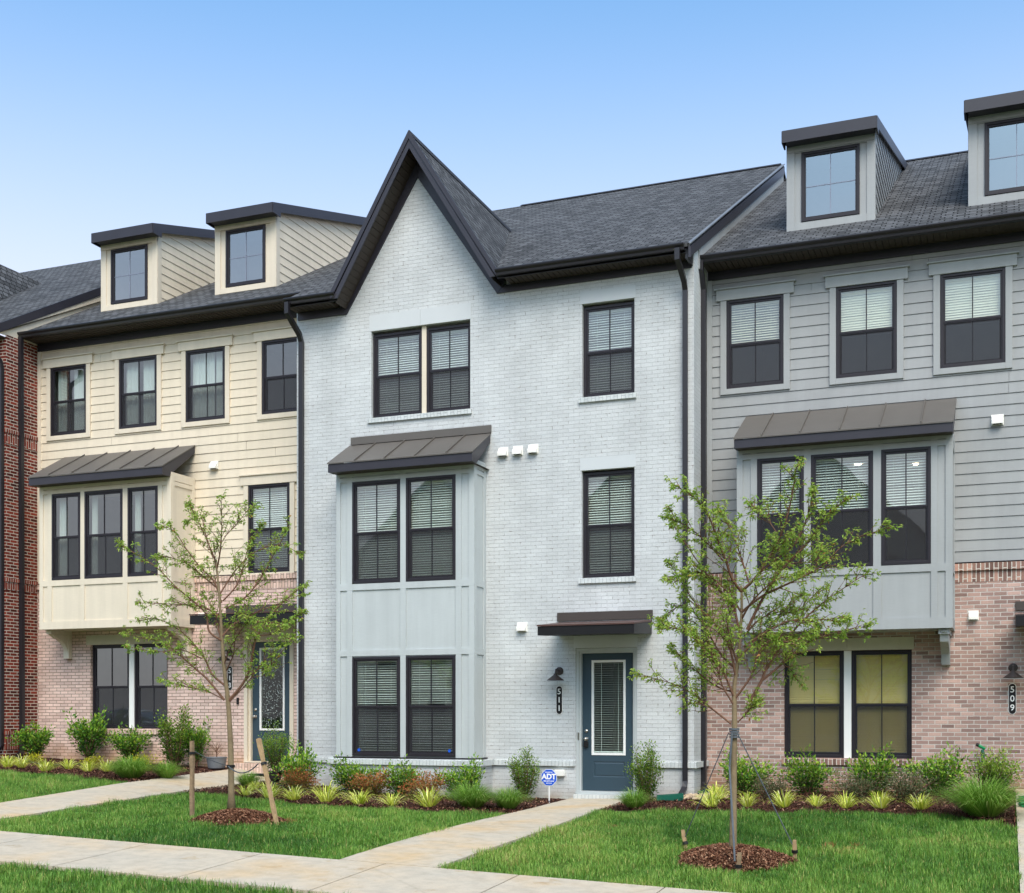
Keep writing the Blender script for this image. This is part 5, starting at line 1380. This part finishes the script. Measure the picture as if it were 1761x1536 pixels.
put(P6, 58, 20.5, 'small orange yellow shrub in front of the leftmost shrub', s_=.8)
put(P6, 160, 20.7, 'small gold shrub in front of the tall airy shrub', s_=.8, rz=1)
put(P6, 241, 20.3, 'gold leaved shrub behind the large fountain grass in the left bed', s_=1.15, rz=2)
put(P3, 515, 19.9, 'bright green shrub left of the painted brick house corner, beside the urn', s_=.95, sz=1.2)
put(P4, 512, 19.55, 'orange tinged shrub mixed into the green one beside the urn', s_=.75, sz=.85, rz=1)
put(P3, 606, 19.9, 'green shrub below the left window of the grey bay', s_=1.0, sz=1.12, rz=2)
put(P4, 640, 19.7, 'dull orange shrub right of the green one below the left bay window', s_=.9, sz=.8, rz=2.2)
put(P3, 694, 19.9, 'green shrub below the right window of the grey bay', s_=.85, sz=1.1, rz=3.2)
put(P4, 735, 19.7, 'rusty orange shrub between the two green ones below the right bay window', s_=.95, sz=.9, rz=4)
put(P3, 797, 19.95, 'bright green shrub at the right corner of the grey bay', s_=.85, sz=1.02, rz=4.6)
put(P2, 900, 20.45, 'upright boxwood left of the blue octagonal yard sign', 'shrub', s_=.9, sz=.95)
put(P2, 1112, 20.45, 'upright boxwood right of the slate blue door', 'shrub', s_=1.0, sz=1.02, rz=2)
put(P3, 1279, 21.3, 'dark green shrub behind the trunk of the strapped tree', s_=1.0, sz=1.1, rz=1)
put(P3, 1388, 21.3, 'green shrub below the left edge of the tan brick house window', s_=.95, sz=1.08, rz=2.5)
put(P3, 1502, 21.3, 'tall green shrub below the right edge of the tan brick house window', s_=1.0, sz=1.3, rz=3.5)
put(P3, 1612, 21.3, 'green shrub against the brick right of the tan brick house window', s_=1.05, sz=1.22, rz=5)
put(P7, 1706, 21.3, 'rounded yellow green boxwood under the hose nozzle', 'shrub', s_=.95, sz=1.05)
put(P5, 1470, 20.4, 'low spreading brown green shrub in the middle of the right bed', s_=1.0, sz=1.05)
put(P5, 1560, 20.3, 'low spreading greyish shrub in front of the right pair of shrubs', s_=.95, sz=1.3, rz=2)
put(P5, 1325, 20.5, 'low dark spreading shrub just right of the strapped tree', s_=.75, sz=1.1, rz=4)

# ---- blade plants
def make_blades(name, n, rad, h_, wd, mat, seed, droop=1., core=.06, seg=5):
    r = np.random.default_rng(seed)
    a = r.uniform(0, 2*np.pi, n); q = r.uniform(.2, 1, n)
    q = q**.6; reach = rad*q*r.uniform(.75, 1.15, n); top = h_*(1.3-.5*q)*r.uniform(.8, 1.15, n)
    b = np.stack([np.cos(a+.5)*core*q, np.sin(a+.5)*core*q, np.zeros(n)], -1)
    V = []; T = []
    d = np.stack([np.cos(a), np.sin(a)], -1); s_ = np.stack([-np.sin(a), np.cos(a)], -1)
    w = wd*r.uniform(.7, 1.2, n)
    for i in range(seg+1):
        t = i/seg
        rx = reach*t**.9; z = top*((2.+.6*droop)*t-(1.+.95*droop*q)*t*t)
        ww = w*(1-.92*t**2.2)*.5
        c = np.stack([b[:, 0]+d[:, 0]*rx, b[:, 1]+d[:, 1]*rx, np.maximum(z, .01)], -1); S = np.stack([s_[:, 0]*ww, s_[:, 1]*ww, np.zeros(n)], -1)
        V += [c-S, c+S]
    V = np.stack(V, 1).reshape(-1, 3); k = 2*(seg+1); i0 = np.arange(n)*k
    F = np.concatenate([np.stack([i0+2*j, i0+2*j+1, i0+2*j+3, i0+2*j+2], -1) for j in range(seg)])
    tn = np.repeat(np.clip(r.normal(.5, .24, n), 0, 1), k)
    return np_mesh(name, V, F, LEAF[mat], None, tn)
hv = [make_blades('striped_grass_clump', 95, .33, .16, .0125, 'hosta', 50+i, 1.3) for i in range(4)]
HG = 'clumps of yellow striped grass along the bed edges'
hs = [(12, 19.4, 'leftmost yellow striped clump, at the left edge of the photo'), (37, 19.5, 'yellow striped clump second from the left edge of the photo'),
 (77, 19.1, 'yellow striped clump at the lawn edge before the red brick corner'), (118, 19.7, 'yellow striped clump under the left end of the cream bay'),
 (151, 19.5, 'yellow striped clump below the tall airy shrub'), (185, 19.7, 'yellow striped clump touching the left side of the large fountain grass'),
 (421, 18.2, 'yellow striped clump just right of the thin tree trunk'), (438, 19.2, 'small yellow striped clump behind the thin tree, beside the side path'),
 (463, 18.1, 'yellow striped clump behind the leaning stake'), (506, 18.15, 'yellow striped clump in front of the urn'),
 (560, 18.1, 'large yellow striped clump in front of the painted house left corner'), (618, 18.05, 'yellow striped clump in front of the left bay window'),
 (675, 18.15, 'small yellow striped clump between the two bay windows'), (737, 18.25, 'tall yellow striped clump in front of the right bay window'),
 (1233, 20.3, 'yellow striped clump by the wall, left of the strapped tree'), (1223, 19.15, 'yellow striped clump at the lawn edge left of the strapped tree'),
 (1284, 19.25, 'yellow striped clump just right of the strapped trunk'), (1348, 19.25, 'yellow striped clump left of the middle of the right bed'),
 (1403, 19.45, 'smallest yellow striped clump in the right bed'), (1454, 19.3, 'yellow striped clump in the middle of the right bed edge'),
 (1513, 19.3, 'yellow striped clump third from the right in its bed'), (1581, 19.25, 'yellow striped clump nearest the large fountain grass on the right')]
big = {560: 1.15, 737: 1.25, 403: .8, 675: .88, 438: .7, 1403: .78, 185: .8}
seen = set()
for i, (px, y, lab) in enumerate(hs):
    p = hv[i % 4]
    if i % 4 in seen: o = p.copy(); C.objects.link(o)
    else: o = p; seen.add(i % 4)
    k = 1.12*big.get(px, .95); x = Xat(px, y)
    o.location = (x, y, ht(x, y)+.035); k *= random.uniform(.85, 1.15); o.rotation_euler = (random.uniform(-.12, .12), random.uniform(-.12, .12), i*1.7); o.scale = (k, k*random.uniform(.85, 1.1), k*random.uniform(.9, 1.2))
    tag(o, lab, 'ornamental grass', HG)
tv = [make_blades('fountain_grass', 1300, .62, .30, .0055, 'tuft', 70, 1., .12), make_blades('fountain_grass', 760, .40, .23, .0055, 'tuft', 71, 1., .08)]
TG = 'green fountain grasses at the bed ends'
ts = [(224, 18.9, 0, .92, 'large green fountain grass at the right end of the left bed'), (286, 19.3, 1, .9, 'smaller green fountain grass beside the large one in the left bed'),
 (426, 19.7, 1, .8, 'dark green grass tuft between the side path and the urn'), (811, 18.6, 0, .88, 'wide green fountain grass at the right corner of the grey bay'),
 (873, 18.75, 1, 1.0, 'green fountain grass at the path edge left of the yard sign'), (1090, 19.1, 1, .88, 'green grass tuft right of the path, before the door boxwood'),
 (1690, 18.75, 0, 1.2, 'largest green fountain grass, at the right end of the right bed')]
seen = set()
for px, y, v, k, lab in ts:
    p = tv[v]
    if v in seen: p = p.copy(); C.objects.link(p)
    seen.add(v); x = Xat(px, y); k *= 1.18; p.location = (x, y, ht(x, y)+.02); p.scale = (k, k, k); p.rotation_euler = (0, 0, px*.7)
    tag(p, lab, 'ornamental grass', TG)

# ================================================================== stakes, straps, small things
def stake(x0, y0, x1, y1, z1, w_, mat, label, group=None, lash=None):
    z0 = ht(x0, y0)-.05
    root = thing('wooden_stake', (x0, y0, z0+.05), label, 'stake', group)
    d = (Vector((x1, y1, z1))-Vector((x0, y0, z0))).normalized(); n = 9; pts = []; rad = []
    for i in range(n):
        t = i/(n-1); p = Vector((x0, y0, z0)).lerp(Vector((x1, y1, z1)), t); pts.append(p+Vector((random.gauss(0, .0015), random.gauss(0, .0015), 0))); rad.append(w_*random.uniform(.86, 1.1))
    MB().tube(pts, rad, 4, rot=.5+.0).build('post', M[mat], root)
    if lash is not None:
        p = Vector((x0, y0, z0)).lerp(Vector((x1, y1, z1)), lash)
        MB().tube([p-d*.018, p+d*.018], w_*1.25, 8).build('lashing', M['black'], root)
    return root
stake(-11.09, 15.35, -11.14, 15.42, 1.12, .038, 'wood_grey', 'upright rough grey brown stake left of the thin tree', 'tree stakes', .85)
stake(-9.57, 15.25, -10.02, 15.45, 1.16, .036, 'wood', 'pale stake leaning left, right of the thin tree', 'tree stakes', .72)
stake(-3.62, 14.98, -3.69, 15.02, .10, .030, 'wood', 'short pale stake left of the right-hand mulch mound', 'tree stakes', .5)
stake(-2.30, 14.78, -2.30, 14.76, .05, .030, 'wood', 'short stake right of the right-hand mulch mound', 'tree stakes', .55)
stake(-2.78, 13.85, -2.76, 13.86, -.02, .032, 'wood_grey', 'short brown stake at the front of the right-hand mulch mound', 'tree stakes', .45)
def strap(pts, r_, label):
    root = thing('guy_strap', pts[0], label, 'strap', 'straps tying the trees to their stakes')
    mb = MB(); mb.tube(pts, r_, 6).build('webbing', M['strap'], root); return root
tx, ty, tz = -2.97, 14.50, ht(-2.97, 14.5)
knot = (tx+.01, ty-.02, tz+1.50)
strap([(knot[0]-.05, knot[1]-.01, knot[2]), (-3.66, 15.0, .0)], .006, 'grey strap running down left from the strapped tree')
strap([(knot[0]+.05, knot[1]-.01, knot[2]), (-2.30, 14.76, -.05)], .007, 'grey strap running down right from the strapped tree')
strap([(knot[0]-.0, knot[1]-.06, knot[2]), (tx-.02, ty-.08, tz+1.1), (-2.81, 13.84, -.12)], .012, 'broad grey strap hanging straight down the front of the strapped trunk')
root = thing('tree_tie', (tx, ty, tz+1.5), 'grey webbing collar round the strapped trunk below its fork', 'strap')
mb = MB()
for k in range(4): mb.tube([(tx+.02, ty, tz+1.44+.03*k), (tx+.02, ty, tz+1.462+.03*k)], .058+.003*(k % 2), 14)
mb.build('webbing', M['strap'], root)
a = Vector((-10.02, 15.44, .80)); b = Vector((-10.92, 16.0, .74)); c_ = Vector((-11.13, 15.42, .99))
def sag(a, b, s_, n=12): return [a.lerp(b, i/n)-Vector((0, 0, s_*4*(i/n)*(1-i/n))) for i in range(n+1)]
strap([tuple(p) for p in sag(a, b, .12)], .009, 'black tie sagging from the leaning stake to the thin tree')
strap([tuple(p) for p in sag(c_, b, .03)], .006, 'thin tie from the upright stake to the thin tree')
root = thing('tree_tie', (-10.91, 16.02, .72), 'dark loop round the trunk of the thin tree', 'strap'); MB().tube([(-10.89, 16.04, .71), (-10.89, 16.04, .75)], .062, 14).build('loop', M['black'], root)

# yard sign
x, y = Xat(944, 20.15), 20.15; z = ht(x, y)
root = thing('yard_sign', (x, y, z), 'blue octagonal security yard sign on a thin white stake', 'sign')
MB().box(x-.010, x+.010, y-.004, y+.004, z-.1, z+.36).build('post', M['white'], root)
cz = z+.45; oc = lambda r_: [(x+r_*math.cos(R(22.5+45*k)), cz+r_*math.sin(R(22.5+45*k))) for k in range(8)]
MB().prism([(a, y-.006, b) for a, b in oc(.152)], (0, -.006, 0)).build('panel_rim', M['white'], root)
MB().prism([(a, y-.0125, b) for a, b in oc(.144)], (0, -.003, 0)).build('panel', M['sign_blue'], root)
for txt, size, dz, bo in (('ADT', .125, .012, .006), ('SECURED BY', .024, .088, .0008), ('800-ADT-ASAP', .030, -.062, .001), ('ADT.COM', .022, -.098, .0008)):
    me = text_mesh(txt, size, .001, bo); me.materials.append(M['ink']); t = bpy.data.objects.new('lettering', me); C.objects.link(t); t.parent = root
    t.location = (0, -.017, cz-z+dz); t.rotation_euler = (R(90), 0, 0)

# tub with a bare shrub, urn with boxwood
x, y = Xat(372, 21.45), 21.45; z = ht(x, y)+.03
root = thing('metal_tub', (x, y, z), 'round grey metal tub against the pink brick wall', 'planter')
MB().lathe([(0, 0), (.15, 0), (.17, .02), (.205, .22), (.215, .225), (.215, .24), (.195, .24), (.17, .18), (0, .18)], (x, y, z), 36).build('tub', M['tub'], root, smooth=False)
root = thing('bare_shrub', (x+.0, y, z+.18), 'small bare twiggy shrub growing in the grey tub', 'shrub')
mb = MB(); mb.tube([(x, y, z+.15), (x+.005, y, z+.42)], [.014, .010], 7)
for k in range(11):
    a = k*2.4; L = random.uniform(.12, .26)
    p = Vector((x+.005, y, z+.28+.014*k)); q = p+Vector((math.cos(a)*L*.8, math.sin(a)*L*.8, L*.75)); mb.tube([p, p.lerp(q, .5)+Vector((0, 0, -.01)), q], [.006, .004, .002], 5)
    mb.tube([p.lerp(q, .5), p.lerp(q, .5)+Vector((math.cos(a+1)*.07, math.sin(a+1)*.07, .08))], [.003, .0015], 4)
mb.build('twigs', M['twig'], root)
x, y = Xat(473, 19.95), 19.95; z = ht(x, y)+.03
root = thing('urn_planter', (x, y, z), 'dark footed urn in the bed at the painted house corner', 'planter')
MB().lathe([(0, 0), (.12, 0), (.12, .03), (.07, .06), (.06, .10), (.10, .15), (.125, .24), (.13, .27), (.15, .28), (.15, .30), (.13, .30), (.12, .26), (0, .26)], (x, y, z), 32).build('urn', M['urn'], root, smooth=False)
P8 = make_shrub('boxwood_shrub', .56, .86, 3600, 'box', .03, 9, 'round', 10, tip=.3)
P8.location = (x, y, z+.24); tag(P8, 'tall rounded boxwood growing in the dark urn', 'shrub', SH)
# door mat
x = -13.98
root = MB().lathe([(0, .014), (.42, .014), (.44, 0)], (0, 0, 0), 40).build('door_mat', M['mat']); root.scale = (1, .45, 1); root.location = (x, 21.35, ht(x, 21.35)+.032); tag(root, 'black oval door mat before the door of the cream house', 'door mat')
# splash blocks and river pebbles
def splash(x, y, rz, label, sc_=1.):
    root = thing('splash_block', (x, y, ht(x, y)+.04), label, 'splash block', 'green downspout splash blocks', rz)
    o = origin(root); b = MB()
    b.prism([(o.x-.22, o.y-.12, o.z), (o.x+.22, o.y-.16, o.z), (o.x+.22, o.y-.16, o.z+.07), (o.x-.22, o.y-.12, o.z+.11)], (0, .03, 0))
    b.prism([(o.x-.22, o.y+.12, o.z), (o.x+.22, o.y+.16, o.z), (o.x+.22, o.y+.16, o.z+.07), (o.x-.22, o.y+.12, o.z+.11)], (0, -.03, 0))
    b.box(o.x-.22, o.x-.20, o.y-.09, o.y+.09, o.z, o.z+.11); b.prism([(o.x-.2, o.y-.11, o.z+.03), (o.x+.22, o.y-.14, o.z+.015), (o.x+.22, o.y+.14, o.z+.015), (o.x-.2, o.y+.11, o.z+.03)], (0, 0, .01))
    b.build('trough', M['green_plastic'], root); root.scale = (sc_,)*3
splash(-5.2, 20.3, R(-165), 'dark green plastic splash block beside the door boxwood')
splash(-4.78, 21.2, R(-100), 'green splash block under the second black downspout', .7)
r = np.random.default_rng(5); Vs = []; Fs = []
import itertools
for i in range(230):
    a = r.uniform(0, 6.28); q = r.uniform(0, 1)**.5; px_ = -4.72+.52*q*math.cos(a); py_ = 20.55+.42*q*math.sin(a); s_ = r.uniform(.018, .042)
    b0 = len(Vs); nn, mm = 7, 4
    Rz = r.uniform(0, 3.1); e = (1, r.uniform(.6, .9), r.uniform(.45, .7))
    for j in range(mm+1):
        ph = math.pi*j/mm
        for k in range(nn):
            th = 2*math.pi*k/nn; v = (math.sin(ph)*math.cos(th)*e[0], math.sin(ph)*math.sin(th)*e[1], math.cos(ph)*e[2])
            Vs.append((px_+s_*(v[0]*math.cos(Rz)-v[1]*math.sin(Rz)), py_+s_*(v[0]*math.sin(Rz)+v[1]*math.cos(Rz)), ht(px_, py_)+.05+s_*.4+s_*v[2]))
    for j in range(mm):
        for k in range(nn): Fs.append((b0+j*nn+k, b0+(j+1)*nn+k, b0+(j+1)*nn+(k+1) % nn, b0+j*nn+(k+1) % nn))
o = np_mesh('pebbles', Vs, Fs, M['pebble'], smooth=True); tag(o, 'tan river pebbles at the foot of the downspouts', 'pebbles', kind='stuff')
# hose nozzle on its bib, spigots, green hose at the right edge
x = Xat(1690, 21.97)
root = thing('hose_nozzle', (x, 21.9, .86), 'green hose nozzle on the wall tap of the tan brick house', 'hose nozzle')
MB().tube([(x, 21.97, .80), (x, 21.86, .80), (x+.0, 21.84, .74)], .02, 10).build('tap', M['nickel'], root)
MB().tube([(x, 21.84, .73), (x+.0, 21.83, .88), (x-.01, 21.83, .94)], [.026, .03, .022], 12).build('handle', M['green_plastic'], root)
MB().tube([(x+.03, 21.83, .95), (x-.03, 21.81, .985), (x-.07, 21.80, 1.01)], [.022, .028, .024], 12).build('barrel', M['green_bright'], root)
MB().tube([(x-.07, 21.80, 1.01), (x-.10, 21.79, 1.022)], [.03, .028], 12).build('tip', M['black'], root)
root = thing('wall_outlet', (-.02, 21.9, .5), 'grey weatherproof outlet low on the tan brick wall', 'outlet')
MB().box(-.08, .03, 21.86, 21.968, .42, .54).build('cover', M['tub'], root, bevel=.012)
x = Xat(360, 21.95)
root = thing('wall_tap', (x, 21.9, 1.28), 'small green handled tap on the pink brick wall above the tub', 'tap')
MB().tube([(x, 21.95, 1.28), (x, 21.86, 1.28), (x, 21.84, 1.22)], .014, 10).build('spout', M['nickel'], root)
MB().lathe([(0, -.005), (.035, -.004), (.035, .006), (0, .008)], (x, 21.85, 1.31), 16).build('handle', M['green_plastic'], root)
pts = []
for i in range(150):
    t = i/149; a = t*2*math.pi*7; q = .10+.10*((i*37) % 11)/11
    pts.append((.32+q*math.cos(a), 19.75+q*math.sin(a), .16+.15*t+.02*math.sin(a*2.3)))
o = MB().tube(pts, .009, 6).build('garden_hose', M['green_bright'], smooth=True); tag(o, 'coiled bright green garden hose at the right edge of the bed', 'garden hose')
# black hose lying in the left bed
pts = [(-19.0+.14*i, 20.3+.12*math.sin(i*.7), ht(-19.0+.14*i, 20.3)+.07+.02*math.sin(i*1.3)) for i in range(14)]
o = MB().tube(pts, .018, 7).build('drain_pipe', M['black'], smooth=True); tag(o, 'black corrugated drain pipe lying in the left bed', 'pipe')

# ------------------------------------------------------------------ white car parked up the street (mirrored in the cream house windows)
def car(x, y, label):
    z = ht(x, 5)+.03; root = thing('parked_car', (x, y, z), label, 'car'); o = origin(root)
    prof = [(-2.3, .35), (-2.32, .62), (-2.15, .82), (-1.5, .93), (-1.2, .97), (.95, 1.0), (1.9, .93), (2.25, .82), (2.32, .6), (2.3, .35)]
    b = MB(); n = len(prof)
    rows = []
    for k, (yy, sh) in enumerate(((-.9, .95), (-.88, 1.), (-.6, 1.02), (.6, 1.02), (.88, 1.), (.9, .95))):
        rows.append([(o.x+px*(1 if 0 < k < 5 else .985), o.y+yy, o.z+.35+(pz-.35)*sh) for px, pz in prof])
    i0 = len(b.v)
    for r_ in rows: b.v += r_
    for k in range(5):
        for i in range(n-1): b.f.append((i0+k*n+i, i0+(k+1)*n+i, i0+(k+1)*n+i+1, i0+k*n+i+1))
    for k in (0, 5): b.f.append(tuple(i0+k*n+i for i in (range(n) if k else range(n-1, -1, -1))))
    b.build('body', M['white'], root, smooth=False, bevel=.05)
    roof_ = [(-1.75, .95), (-1.1, 1.36), (-.3, 1.46), (.4, 1.4), (1.25, .98)]
    g = MB()
    g.prism([(o.x+px, o.y-.74, o.z+pz) for px, pz in roof_], (0, 1.48, 0)); g.build('cabin_glass', M['glass_high'], root, bevel=.06)
    g = MB(); g.prism([(o.x+px, o.y-.7, o.z+pz) for px, pz in [(-1.1, 1.365), (-.3, 1.465), (.4, 1.405), (.4, 1.44), (-.3, 1.5), (-1.1, 1.4)]], (0, 1.4, 0)); g.build('roof_panel', M['white'], root, bevel=.02)
    for px in (-1.4, 1.42):
        for yy in (-.86, .86):
            s_ = 1 if yy > 0 else -1
            w_ = MB().lathe([(0, 0), (.2, 0), (.22, -.01*s_), (.33, -.01*s_), (.34, -.05*s_), (.34, -.18*s_), (0, -.18*s_)], (o.x+px, o.y+yy+.07*s_, o.z+.34), 28, 'Y').build('wheel', M['black'], root)
            MB().lathe([(0, .012*s_), (.19, .008*s_), (.2, 0)], (o.x+px, o.y+yy+.07*s_, o.z+.34), 20, 'Y').build('rim', M['nickel'], w_)
    for yy in (-.62, .62): MB().box(o.x+2.22, o.x+2.3, o.y+yy-.18, o.y+yy+.18, o.z+.62, o.z+.74).build('headlight', M['nickel'], root, bevel=.02)
car(-31., 4.6, 'white sedan parked along the street behind the camera')
